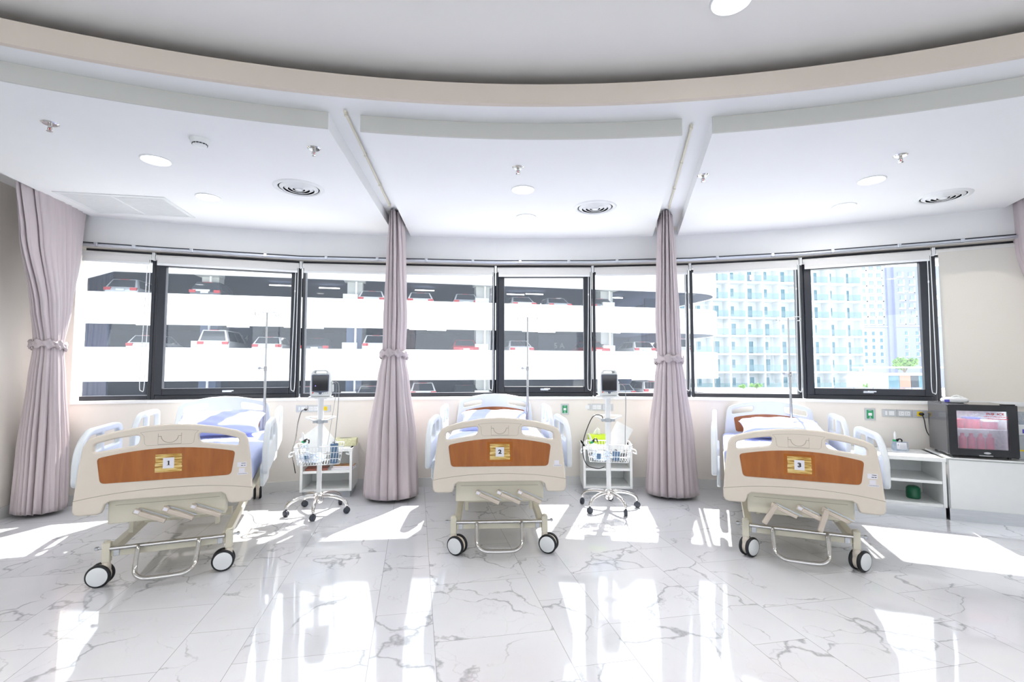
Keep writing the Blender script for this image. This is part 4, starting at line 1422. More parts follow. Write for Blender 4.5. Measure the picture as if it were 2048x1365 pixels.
# tubing bags
def bag(loc, s, label, seed, strip):
    rnd = random.Random(seed)
    t = thing('tubing_bag', label, 'plastic bag', loc, 0, 'bags of tubing in the wire baskets')
    ph = [rnd.uniform(0, 6.28) for _ in range(3)]
    b = MB()
    b.ball((0, 0, 0), s, 28, 18, lambda p: p * (1 + 0.12 * math.sin(7 * p.x + ph[0]) * math.sin(6 * p.z + ph[1]) + 0.06 * math.sin(13 * p.y + 9 * p.z + ph[2])))
    put('bag_film', b, 'clear', t)
    b = MB()
    for k in range(3):
        b.tube(spline([(s[0] * 0.6 * math.cos(a + k), s[1] * 0.5 * math.sin(a), s[2] * (0.5 * math.sin(2 * a + k))) for a in [0.7 * q for q in range(8)]], 4), 0.0035, 6)
    put('tubing', b, 'plastic', t)
    b = MB(); b.box((-s[0] * 0.35, -s[1] * 1.02, 0.0), (0.035, 0.003, 0.05))
    put('bag_print', b, strip, t, smooth=0)
bag((ST1[0] - 0.03, ST1[1] - 0.085, 0.505), (0.12, 0.035, 0.045), 'clear bag of tubing in the basket beside bed 1', 1, 'bluep')
bag((ST2[0] - 0.08, ST2[1] - 0.085, 0.500), (0.09, 0.035, 0.045), 'clear bag of tubing in the basket beside bed 2', 2, 'bluep')
# blood pressure cuffs
def cuff(loc, rz, label, h):
    t = thing('pressure_cuff', label, 'blood pressure cuff', loc, rz, 'blood pressure cuffs')
    vs = []
    b = MB()
    pts = []
    for k in range(40):
        a = k * 0.36
        r = 0.012 + 0.0012 * k * 0.6
        pts.append((r * math.cos(a), r * math.sin(a)))
    for z in (0.0, h):
        b.v += [(x, y, z) for x, y in pts]
    b.f = [(i, i + 1, 41 + i - 0, 40 + i) for i in range(39)]
    o = put('cuff_cloth', b, 'bluep', t)
    sd = o.modifiers.new('cloth', 'SOLIDIFY'); sd.thickness = 0.004
    b = MB(); b.tube(spline([(0.01, 0, h), (0.0, 0.0, h + 0.012), (-0.015, 0.0, h + 0.010)], 4), 0.003, 6)
    put('hose_port', b, 'dgrey', t)
cuff((ST1[0] + 0.145, ST1[1] - 0.045, 0.452), 0, 'rolled slate blue cuff upright in the basket beside bed 1', 0.17)
cuff((ST2[0] + 0.06, ST2[1] - 0.05, 0.452), 0, 'rolled slate blue cuff in the basket beside bed 2', 0.085)
# power cords
b = MB(); b.tube(spline([(-2.20, 5.205, 0.865), (-2.215, 5.16, 0.85), (-2.20, 5.05, 0.74), (-2.13, 4.85, 0.62), (-2.06, 4.62, 0.52), (-1.99, 4.50, 0.44), (-1.95, 4.45, 0.36)], 8), 0.0042, 8)
b.lathe([(0.012, 0.0), (0.016, 0.012), (0.010, 0.035)], (-2.195, 5.235, 0.868), 12, Matrix.Rotation(PI / 2, 3, 'X'))
tag(put('power_cord', b, 'rubber'), 'black power cord from the wall socket to the trolley beside bed 1', 'power cord', 'power cords')
b = MB(); b.tube(spline([(0.86, 4.66, 0.80), (0.84, 4.60, 0.86), (0.76, 4.57, 0.86), (0.70, 4.55, 0.76), (0.655, 4.54, 0.62), (0.655, 4.53, 0.50), (0.69, 4.50, 0.42), (0.78, 4.48, 0.395), (0.84, 4.49, 0.41)], 8), 0.0042, 8)
tag(put('power_cord', b, 'rubber'), 'black power cord looped over the trolley handle beside bed 2', 'power cord', 'power cords')

# ------------------------------------------------------------------ bedside cabinets
def open_cabinet(loc, rz, w, d, h, shelf, label, toe=0.07, toem='grey'):
    t = thing('open_cabinet', label, 'cabinet', loc, rz, 'low open white cabinets')
    th = 0.025
    b = MB()
    for s in (-1, 1):
        b.box((s * (w / 2 - th / 2), d / 2, (h + toe) / 2), (th, d, h - toe))
    b.box((0, d - 0.006, (h + toe) / 2), (w - 2 * th, 0.012, h - toe))
    b.box((0, d / 2, toe + th / 2), (w - 2 * th, d - 0.012, th))
    put('carcass', b, 'white', t, smooth=0, bevel=0.002)
    b = MB(); b.box((0, d / 2 - 0.004, h - 0.0175 + 0.0), (w + 0.008, d + 0.008, 0.035))
    put('cabinet_top', b, 'white', t, smooth=0, bevel=0.003)
    b = MB(); b.box((0, d / 2 + 0.0, shelf), (w - 2 * th, d - 0.02, th))
    put('shelf', b, 'white', t, smooth=0, bevel=0.002)
    b = MB(); b.box((0, d / 2 + 0.015, toe / 2), (w - (0.04 if toem == 'grey' else 0.004), d - 0.04, toe))
    put('plinth', b, toem, t, smooth=0)
    return t
open_cabinet((-1.865, 4.955, 0), R(8.5), 0.50, 0.40, 0.50, 0.262, 'low white open cabinet behind the trolley beside bed 1')
open_cabinet((0.985, 5.075, 0), R(-3.0), 0.50, 0.42, 0.50, 0.262, 'low white open cabinet behind the trolley beside bed 2')
b = MB(); b.box((0, 0, 0.0375), (0.235, 0.12, 0.075))
t = put('tissue_box', b, 'tboxp', None, (-1.745, 5.16, 0.50), R(8.5), smooth=0, bevel=0.003)
tag(t, 'cream patterned tissue box on the cabinet beside bed 1', 'tissue box')
b = MB(); b.lathe([(0.0001, 0.0), (0.05, 0.0), (0.05, 0.001)], (0, 0, 0.0755), 20)
b.v = [(x * 1.2, y * 0.35, z) for x, y, z in b.v]
put('opening', b, 'dgrey', t)
b = MB()
b.prism(rpoly([(-0.10, -0.05), (0.10, -0.05), (0.10, 0.05), (-0.10, 0.05)], 0.02), 0.0, 0.10)
b.v = [(x * (0.86 + 0.14 * min(z, 0.1) / 0.1), y * (0.86 + 0.14 * min(z, 0.1) / 0.1), z) for x, y, z in b.v]
t = put('tissue_box', b, 'lime', None, (0.905, 5.26, 0.50), R(-3), bevel=0.004)
tag(t, 'lime green tissue box on the cabinet beside bed 2', 'tissue box')
b = MB()
pts = []
for i in range(9):
    for j in range(7):
        u, v = i / 8 - 0.5, j / 6
        pts.append((u * 0.075 * (1 - 0.35 * v) + 0.01 * v, 0.018 * math.sin(u * 9 + v * 2) * (0.4 + v), 0.095 + 0.075 * v * (1 - 0.5 * abs(u) * v)))
b.add(pts, [(i * 7 + j, i * 7 + j + 1, (i + 1) * 7 + j + 1, (i + 1) * 7 + j) for i in range(8) for j in range(6)])
o = put('tissue', b, 'tissue', t, smooth=80)
sd = o.modifiers.new('ply', 'SOLIDIFY'); sd.thickness = 0.0015
# magazines on the shelf of the first cabinet
cz = 0.2745
for k, (x, y, w, d, h, m, lab, a) in enumerate([(-1.73, 5.085, 0.21, 0.15, 0.012, 'paper', 'white magazine at the bottom of the pile in the cabinet beside bed 1', 3),
                                               (-1.725, 5.09, 0.20, 0.14, 0.010, 'magr', 'brown magazine in the middle of the pile in the cabinet beside bed 1', 12),
                                               (-1.722, 5.09, 0.20, 0.145, 0.011, 'magz', 'colourful magazine on top of the pile in the cabinet beside bed 1', 6)]):
    b = MB(); b.box((0, 0, h / 2), (w, d, h))
    o = put('magazine', b, 'paper' if k != 0 else 'paper', None, (x, y, cz), R(a), smooth=0, bevel=0.001)
    tag(o, lab, 'magazine', 'magazines on the cabinet shelf')
    b = MB(); b.box((0, 0, h + 0.0008), (w, d, 0.0016))
    put('cover', b, m, o, smooth=0)
    cz += h + 0.0018
b = MB(); b.box((0, 0, 0.009), (0.21, 0.15, 0.018))
o = put('book', b, 'paper', None, (-1.985, 5.045, 0.2745), R(12), smooth=0, bevel=0.001)
tag(o, 'thin brown red book lying on the left of the cabinet shelf beside bed 1', 'book')
b = MB(); b.box((0, 0, 0.0188), (0.214, 0.154, 0.0015)); b.box((0, -0.076, 0.0095), (0.214, 0.0015, 0.018))
put('cover', b, 'magr', o, smooth=0)

# ------------------------------------------------------------------ right hand units, fridge
UA = R(-23.4)
ux, uy = math.cos(UA), math.sin(UA)
nx_, ny_ = -uy, ux
def unit_pt(s, w, z):
    """s along the front towards the right, w into the wall, from the joint of both units"""
    return (3.742 + ux * s + nx_ * w, 4.252 + uy * s + ny_ * w, z)
uo = open_cabinet(unit_pt(-0.456, 0.0, 0), UA, 0.90, 0.50, 0.53, 0.315, 'white open shelf unit with steel plinth right of bed 3', 0.105, 'steel')
t = thing('base_cabinet', 'closed white cabinet with steel plinth under the glass door fridge', 'cabinet', unit_pt(0.503, 0, 0), UA)
b = MB(); b.box((0, 0.26, 0.315), (0.98, 0.48, 0.42))
put('carcass', b, 'white', t, smooth=0, bevel=0.002)
b = MB(); b.box((0, 0.01, 0.312), (0.974, 0.02, 0.412))
put('front_panel', b, 'white', t, smooth=0, bevel=0.002)
b = MB(); b.box((0, 0.25, 0.532), (0.99, 0.52, 0.012))
put('worktop', b, 'white', t, smooth=0, bevel=0.002)
b = MB(); b.box((0, 0.265, 0.0525), (0.976, 0.48, 0.105))
put('plinth', b, 'steel', t, smooth=0, label='brushed steel plinth')

# fridge
FW, FD, FH = 0.455, 0.42, 0.455
fr = thing('glass_door_fridge', 'black glass door fridge standing on the white cabinet', 'fridge', unit_pt(0.255, 0.035, 0.538), UA)
b = MB()
tk = 0.028
z0 = 0.022
for s in (-1, 1):
    b.box((s * (FW / 2 - tk / 2), FD / 2, z0 + (FH - z0) / 2), (tk, FD, FH - z0))
b.box((0, FD - tk / 2, z0 + (FH - z0) / 2), (FW - 2 * tk, tk, FH - z0))
b.box((0, FD / 2 - 0.004, z0 + tk / 2), (FW - 2 * tk, FD - 0.03, tk)); b.box((0, FD / 2 - 0.004, FH - tk / 2), (FW - 2 * tk, FD - 0.03, tk))
put('fridge_body', b, 'fridge', fr, smooth=0, bevel=0.004)
b = MB()
li = 0.004
iw, ih = FW - 2 * tk, FH - z0 - 2 * tk
b.box((0, FD - tk - li / 2, z0 + tk + ih / 2), (iw - 0.002, li, ih - 0.002))
for s in (-1, 1):
    b.box((s * (iw / 2 - li / 2 - 0.001), FD / 2, z0 + tk + ih / 2), (li, FD - 0.08, ih - 0.002))
b.box((0, FD / 2, z0 + tk + li / 2 + 0.001), (iw - 0.012, FD - 0.08, li)); b.box((0, FD / 2, FH - tk - li / 2 - 0.001), (iw - 0.012, FD - 0.08, li))
put('fridge_liner', b, 'plastic', fr, smooth=0, label='white inner lining')
b = MB()
sz = z0 + tk + ih * 0.50
for k in range(16):
    b.cyl((-iw / 2 + 0.012 + k * (iw - 0.024) / 15, 0.05, sz), (-iw / 2 + 0.012 + k * (iw - 0.024) / 15, FD - 0.04, sz), 0.002, 6)
b.cyl((-iw / 2 + 0.008, 0.05, sz), (iw / 2 - 0.008, 0.05, sz), 0.004, 8)
put('wire_shelf', b, 'plastic', fr)
b = MB()
for sx in (-1, 1):
    for y in (0.04, FD - 0.04):
        b.cyl((sx * (FW / 2 - 0.04), y, 0), (sx * (FW / 2 - 0.04), y, z0), 0.012, 12)
put('foot', b, 'black', fr)
fo = [(-FW / 2, 0.024), (FW / 2, 0.024), (FW / 2, FH), (-FW / 2, FH)]
fi = [(-FW / 2 + 0.058, 0.082), (FW / 2 - 0.062, 0.082), (FW / 2 - 0.062, FH - 0.052), (-FW / 2 + 0.058, FH - 0.052)]
dr = put('fridge_door', finish(plate(rpoly(fo, 0.008, 3), [fi], 0.034, 0.003, off=-0.019), MT['black'], 40), None, fr, label='black door frame with clear glass')
b = MB(); b.box((-0.002, -0.019, (0.082 + FH - 0.052) / 2), (FW - 0.121, 0.006, FH - 0.135))
put('door_glass', b, 'fglass', dr, smooth=0)
b = MB(); b.ball((0.02, -0.037, 0.052), (0.024, 0.003, 0.009), 20, 8)
put('maker_badge', b, 'plate', dr, label='small silver oval badge')
b = MB(); b.box((0.01, -0.036, 0.030), (0.09, 0.012, 0.008))
put('door_lip', b, 'steel', dr, smooth=0, bevel=0.002)
b = MB(); b.box((FW / 2 - 0.05, 0.0, FH + 0.004), (0.09, 0.03, 0.008))
put('hinge', b, 'black', fr, smooth=0, bevel=0.002)
tx = finish(text_mesh('FUJI  ICE', 0.024, bold=0.0004), MT['redink'], 0)
for v in tx.vertices:
    v.co.x *= 1.30
put('door_lettering', tx, None, dr, (0.088, -0.0235, FH - 0.076), label='red letters FUJI ICE')
b = MB()
for row, (z, x0, x1, hh) in enumerate(((FH - 0.098, 0.012, 0.165, 0.006), (FH - 0.116, 0.030, 0.165, 0.007))):
    x = x0
    while x < x1:
        w = random.uniform(0.006, 0.016)
        b.box((min(x + w / 2, x1), -0.0232, z), (w, 0.0008, hh * random.uniform(0.7, 1.0)))
        x += w + 0.003
put('door_lettering', b, 'redpk', dr, smooth=0, label='small red lines of print')
def fpt(x, y, z):
    p = unit_pt(0.255 + x, 0.035 + y, 0.538 + z)
    return p
pos_words = ['first from the left', 'second from the left', 'third from the left', 'second from the right', 'last on the right']
for k in range(5):
    x = -0.145 + 0.062 * k
    t = thing('drink_bottle', 'red drink bottle on the fridge bottom, %s' % pos_words[k], 'bottle', fpt(x, 0.13, z0 + tk + 0.006), UA, 'red bottles in the fridge')
    b = MB(); b.lathe([(0.024, 0.0), (0.028, 0.004), (0.028, 0.075), (0.026, 0.082), (0.028, 0.09), (0.026, 0.105), (0.013, 0.120), (0.012, 0.126)], n=20)
    put('bottle_body', b, 'pink', t)
    b = MB(); b.lathe([(0.014, 0.124), (0.014, 0.140), (0.012, 0.142)], n=16)
    put('bottle_cap', b, 'redpk', t)
for k, (x, w, h, m, lid, lab) in enumerate([(-0.120, 0.085, 0.065, 'redpk', 'redpk', 'red food tub on the left of the upper fridge shelf'),
                                           (-0.015, 0.10, 0.082, 'redpk', 'blue', 'food tub with a blue lid in the middle of the upper fridge shelf'),
                                           (0.100, 0.105, 0.062, 'pink', 'tissue', 'pink food tub with a white lid on the right of the upper fridge shelf')]):
    t = thing('food_tub', lab, 'food tub', fpt(x, 0.14, sz + 0.004), UA, 'food tubs in the fridge')
    b = MB(); b.prism(rpoly([(-w / 2, -0.05), (w / 2, -0.05), (w / 2, 0.05), (-w / 2, 0.05)], 0.02), 0.0, h)
    put('tub', b, m, t, bevel=0.003)
    b = MB(); b.prism(rpoly([(-w / 2 - 0.003, -0.053), (w / 2 + 0.003, -0.053), (w / 2 + 0.003, 0.053), (-w / 2 - 0.003, 0.053)], 0.02), h, h + 0.012)
    put('tub_lid', b, lid, t, bevel=0.002)
fl_d = bpy.data.lights.new('fridge_fill_light', 'AREA')  # fill light added inside the fridge to brighten its contents
fl_d.size = 0.30; fl_d.shape = 'RECTANGLE'; fl_d.size_y = 0.03; fl_d.energy = 0.8
fl_o = bpy.data.objects.new('fridge_fill_light', fl_d)
COL.objects.link(fl_o); fl_o.parent = fr
fl_o.location = (0, 0.06, FH - tk - 0.012)
fl_o.rotation_euler = (R(25), 0, 0)
# wipes packet on the fridge
t = thing('wipes_packet', 'white packet of wipes lying on top of the fridge', 'wipes packet', fpt(-0.10, 0.20, FH), UA)
b = MB(); b.ball((0, 0, 0.026), (0.095, 0.055, 0.026), 28, 14, lambda p: Vector((math.copysign(abs(p.x) ** 0.6, p.x), math.copysign(abs(p.y) ** 0.6, p.y), math.copysign(abs(p.z) ** 0.7, p.z) + 0.08 * math.sin(9 * p.x) * math.sin(7 * p.y))))
put('packet_film', b, 'tissue', t)
b = MB(); b.tube(spline([(-0.02, 0, 0.050), (0.0, 0.01, 0.060), (0.02, 0.0, 0.066), (0.035, -0.01, 0.058), (0.06, 0.0, 0.052)], 5), 0.007, 8)
put('pulled_wipe', b, 'tissue', t)
b = MB(); b.box((-0.07, -0.052, 0.020), (0.035, 0.006, 0.022))
put('packet_print', b, 'blueink', t, smooth=0, label='purple blue print')
# flowmeter, green bottle, tray, box
flowmeter(unit_pt(-0.26, 0.36, 0.530), UA, 'green ringed flowmeter bottle standing on the shelf unit right of bed 3')
t = thing('plastic_pouch', 'clear pouch with a printed white label leaning on the wall above the shelf unit', 'pouch', unit_pt(-0.235, 0.31, 0.5310), UA)
b = MB(); b.box((0, 0, 0.042), (0.12, 0.012, 0.084))
put('pouch_film', b, 'clear', t, smooth=0, bevel=0.003)
b = MB(); b.box((0.008, -0.0075, 0.045), (0.075, 0.0014, 0.060))
lbp = put('pouch_label', b, 'paper', t, smooth=0)
b = MB()
for k in range(7):
    b.box((0.018, -0.0087, 0.023 + k * 0.007), (0.048, 0.0008, 0.002))
b.box((-0.018, -0.0087, 0.055), (0.008, 0.0008, 0.02))
put('label_print', b, 'grey', lbp, smooth=0)
b = MB(); b.lathe([(0.045, 0.0), (0.052, 0.006), (0.054, 0.05), (0.052, 0.09), (0.040, 0.105), (0.030, 0.11)], unit_pt(-0.19, 0.18, 0.131), 28)
tag(put('green_jar', b, 'dgreen'), 'dark green jar on the bottom shelf of the right unit', 'jar')
t = thing('cardboard_box', 'grey box standing behind the fridge at the right edge', 'box', unit_pt(0.69, 0.22, 0.538), UA)
b = MB(); b.box((0, 0, 0.10), (0.34, 0.22, 0.20))
put('box_body', b, 'grey', t, smooth=0, bevel=0.003)
b = MB(); b.box((0, -0.1105, 0.075), (0.34, 0.001, 0.012))
put('yellow_tape', b, 'yellow', t, smooth=0)
t = thing('storage_tray', 'white tray with purple marks on top of the grey box', 'tray', unit_pt(0.69, 0.22, 0.7385), UA)
b = MB()
b.box((0, 0, 0.004), (0.33, 0.20, 0.008))
for s in (-1, 1):
    b.box((0, s * 0.097, 0.045), (0.33, 0.006, 0.09)); b.box((s * 0.162, 0, 0.045), (0.006, 0.188, 0.09))
put('tray_shell', b, 'plastic', t, smooth=0, bevel=0.002)
b = MB()
for k in range(6):
    b.box((-0.13 + k * 0.04, -0.1005, 0.035), (0.012, 0.001, 0.035))
put('tray_print', b, 'blueink', t, smooth=0, label='purple marks')
b = MB(); b.add([(-0.12, -0.02, 0.010), (0.14, -0.02, 0.010), (0.15, 0.05, 0.19), (-0.10, 0.05, 0.19)], [(0, 1, 2, 3)])
o = put('plastic_sleeve', b, 'clear', None, unit_pt(0.69, 0.22, 0.7385), UA, smooth=0)
sd = o.modifiers.new('film', 'SOLIDIFY'); sd.thickness = 0.002
tag(o, 'clear plastic sleeve standing in the white tray', 'plastic sleeve')

# ------------------------------------------------------------------ wall fittings
def wall_frame(x, z):
    """location just proud of the curved wall at this x, and its rotation"""
    for i in range(len(WALL) - 1):
        a, c = WALL[i], WALL[i + 1]
        if a[0] <= x <= c[0]:
            f = (x - a[0]) / (c[0] - a[0])
            rz = math.atan2(c[1] - a[1], c[0] - a[0])
            y = a[1] + (c[1] - a[1]) * f
            return (x, y, z), rz
def sockets(x, z, label, plug=False):
    loc, rz = wall_frame(x, z)
    t = thing('socket_strip', label, 'wall socket', loc, rz, 'wall socket strips')
    for k in range(3):
        xx = (k - 1) * 0.122
        b = MB(); b.box((xx, -0.004, 0), (0.119, 0.008, 0.072))
        pl = put('socket_plate', b, 'plate', t, smooth=0, bevel=0.002)
        if k == 0:
            for q, w in ((-0.025, 0.018), (0.018, 0.045)):
                b = MB(); b.box((xx + q, -0.0095, 0), (w, 0.004, 0.042))
                put('switch', b, 'plastic', pl, smooth=0, bevel=0.002)
        elif k == 1:
            for q in (-0.024, 0.024):
                b = MB(); b.box((xx + q, -0.0092, 0), (0.044, 0.003, 0.044))
                s = put('outlet', b, 'plastic', pl, smooth=0, bevel=0.002)
                b = MB()
                for dx, dz in ((-0.009, 0.006), (-0.009, -0.006), (0.008, 0.0)):
                    b.box((xx + q + dx, -0.0110, dz), (0.005, 0.0012, 0.003))
                put('outlet_holes', b, 'ink', pl, smooth=0)
        else:
            b = MB(); b.box((xx, -0.0092, 0), (0.046, 0.003, 0.044))
            put('outlet', b, 'yellow', pl, smooth=0, bevel=0.002, label='yellow emergency outlet')
            b = MB()
            for q in (-0.01, 0.01):
                for dx, dz in ((-0.005, 0.006), (-0.005, -0.006), (0.004, 0.0)):
                    b.box((xx + q + dx, -0.0110, dz), (0.004, 0.0012, 0.003))
            put('outlet_holes', b, 'ink', pl, smooth=0)
    return t
sockets(-2.155, 0.868, 'three gang socket strip behind the trolley beside bed 1')
sockets(0.955, 0.868, 'three gang socket strip behind the trolley beside bed 2')
sockets(3.845, 0.862, 'three gang socket strip beside the fridge')
def call_point(x, z, label):
    loc, rz = wall_frame(x, z)
    t = thing('call_button', label, 'call button', loc, rz, 'nurse call points')
    b = MB(); b.box((0, -0.005, 0), (0.088, 0.010, 0.118))
    put('button_plate', b, 'plate', t, smooth=0, bevel=0.003)
    b = MB(); b.box((0, -0.0115, 0), (0.056, 0.004, 0.086))
    gp = put('green_panel', b, 'green', t, smooth=0, bevel=0.001)
    b = MB(); b.box((0, -0.0150, 0.0), (0.030, 0.004, 0.028))
    put('push_button', b, 'plastic', gp, smooth=0, bevel=0.002, label='white push button')
    b = MB(); b.ball((0, -0.0172, 0.0), (0.004, 0.001, 0.004))
    b.box((0, -0.0137, 0.034), (0.026, 0.0006, 0.003)); b.box((0, -0.0137, -0.026), (0.008, 0.0006, 0.008)); b.box((0, -0.0137, -0.037), (0.020, 0.0006, 0.003))
    put('panel_print', b, 'paper', gp, smooth=0)
call_point(0.595, 0.845, 'green nurse call button on the wall right of bed 2')
call_point(3.585, 0.845, 'green nurse call button on the wall right of bed 3')
(px, py, pz), prz = wall_frame(3.955, 0.862)
b = MB(); b.tube(spline([(px, py - 0.03, pz), (px - 0.005, py - 0.06, pz - 0.05), (px + 0.01, py - 0.07, pz - 0.17), (px + 0.075, py - 0.085, pz - 0.26), (px + 0.10, py - 0.085, pz - 0.24), (px + 0.13, py - 0.08, pz - 0.20)], 8), 0.0042, 8)
b.lathe([(0.014, 0.0), (0.016, 0.02), (0.010, 0.035)], (px, py - 0.012, pz), 12, Matrix.Rotation(PI / 2, 3, 'X'))
tag(put('power_cord', b, 'rubber'), 'black fridge cord plugged into the yellow outlet', 'power cord', 'power cords')

# ------------------------------------------------------------------ outdoors: parking garage
GA = math.atan2(0.218, 0.976)
G = thing('parking_garage', 'white banded multi storey parking garage across the street', 'building', (-23.8, 26.75, 0), GA)
BANDS = [(6.79, 9.6), (3.82, 5.607), (0.587, 2.507), (-2.60, -0.59)]
FLOORS = [4.957, 1.857, -1.24, -4.3]
def gpath(inset=0.0, n=14):
    r = 3.3 - inset
    pts = [(-14.0, inset), (38.0, inset)]
    for k in range(1, n + 1):
        a = PI / 2 * k / n
        pts.append((38.0 + r * math.sin(a), 3.3 - r * math.cos(a)))
    pts.append((41.3 - inset, 17.0))
    return pts
for k, (za, zb_) in enumerate(BANDS):
    o_, i_ = gpath(0.0), gpath(0.25)
    b = MB()
    for i in range(len(o_) - 1):
        b.prism([o_[i], o_[i + 1], i_[i + 1], i_[i]], za, zb_)
    # panel joints as shallow grooves between panels
    pb = put('parapet', b, 'gwhite', G, smooth=0, label=['white roof parapet band', 'white upper parapet band', 'white middle parapet band', 'white lower parapet band'][k])
    b = MB()
    for q in range(16):
        b.box((-12 + q * 3.0, -0.004, (za + zb_) / 2), (0.025, 0.012, zb_ - za))
    put('panel_joint', b, 'gcol', pb, smooth=0)
for k, zf in enumerate([FLOORS[0], FLOORS[1], FLOORS[2], 8.05]):
    b = MB()
    pl = gpath(0.2)
    b.prism(pl + [(-14.0, 17.0)], zf - 0.28, zf)
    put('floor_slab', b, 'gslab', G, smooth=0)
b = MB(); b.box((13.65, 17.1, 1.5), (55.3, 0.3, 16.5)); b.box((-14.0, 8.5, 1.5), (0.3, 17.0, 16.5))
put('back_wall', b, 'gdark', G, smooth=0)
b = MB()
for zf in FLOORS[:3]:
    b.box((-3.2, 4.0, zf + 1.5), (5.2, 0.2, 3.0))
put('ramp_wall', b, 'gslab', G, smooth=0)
b = MB()
b.add([(-9.0, -0.05, 5.60), (-2.4, -0.05, 5.60), (1.55, -0.05, 6.80), (1.25, -0.05, 6.80), (-2.6, -0.05, 5.62), (-9, -0.05, 9.6), (1.25, -0.05, 9.6)], [(0, 1, 2, 3, 4)])
b = MB(); b.prism([(-14.0, 5.55), (-1.9, 5.55), (1.75, 6.85), (-14.0, 6.85)], -0.20, 0.05)
b.v = [(x, z, y) for x, y, z in b.v]
b.f = [f[::-1] for f in b.f]
put('stair_enclosure', b, 'gwhite', G, smooth=0, label='white sloping infill at the left of the upper opening')
for u in (5.75, 14.27, 22.74, 31.91):
    for zf, zt in ((4.957, 7.77), (1.857, 4.677), (-1.24, 1.577)):
        b = MB(); b.box((u, 2.3, (zf + zt) / 2), (0.95, 0.9, zt - zf))
        put('column', b, 'gcol' if u > 20 or zf > 4 else 'gslab', G, smooth=0)
        b = MB(); b.cyl((u + 0.1, 1.6, zf), (u + 0.1, 1.6, zt), 0.07, 10)
        put('downpipe', b, 'gwhite', G)
        b = MB(); b.box((u - 0.2, 1.15, zf + 0.55), (0.9, 0.25, 1.1))
        put('low_wall', b, 'gcol', G, smooth=0)
    b = MB(); b.box((u, 1.7, 7.35), (1.3, 1.2, 0.8))
    put('column_head', b, 'gcol', G, smooth=0)
for (u, w, z, sx, txt, sz) in ((29.75, 6.6, 3.05, 3.4, '5 A', 0.62), (5.9, 8.2, 3.45, 2.4, '5 4', 0.5), (38.2, 5.6, 6.15, 2.6, '6', 0.75)):
    b = MB(); b.box((u, w, z), (sx, 0.2, 2.0))
    sg = put('level_sign', b, 'gsign', G, smooth=0, label='dark panel with the level number %s' % txt.replace(' ', ''))
    tm = finish(text_mesh(txt, sz, bold=0.01, ext=0.02), MT['gcol'], 0)
    put('level_number', tm, None, sg, (u, w - 0.13, z + 0.1))
def gpt(u, w, z):
    c, s = math.cos(GA), math.sin(GA)
    return (-23.8 + u * c - w * s, 26.75 + u * s + w * c, z)
for lvl, z, us, lab in ((0, 7.50, [8.4, 11.8, 19.0, 26.5, 28.0, 35.4], 'white tube lamp under the roof of the garage top level'),
                        (1, 4.40, [-0.1, 5.5, 9.5, 10.7, 18.6, 20.0, 27.7, 29.2, 34.9], 'white tube lamp under the ceiling of the garage middle level'),
                        (2, 1.30, [4.0, 12.0, 20.0, 30.0], 'white tube lamp under the ceiling of the garage lower level')):
    for q, u in enumerate(us):
        b = MB(); b.cyl((-0.75, 0, 0), (0.75, 0, 0), 0.045, 8)
        o = put('tube_lamp', b, 'fluor', None, gpt(u, 7.6 + 0.5 * (q % 2), z), GA)
        tag(o, lab, 'tube lamp', lab + 's')

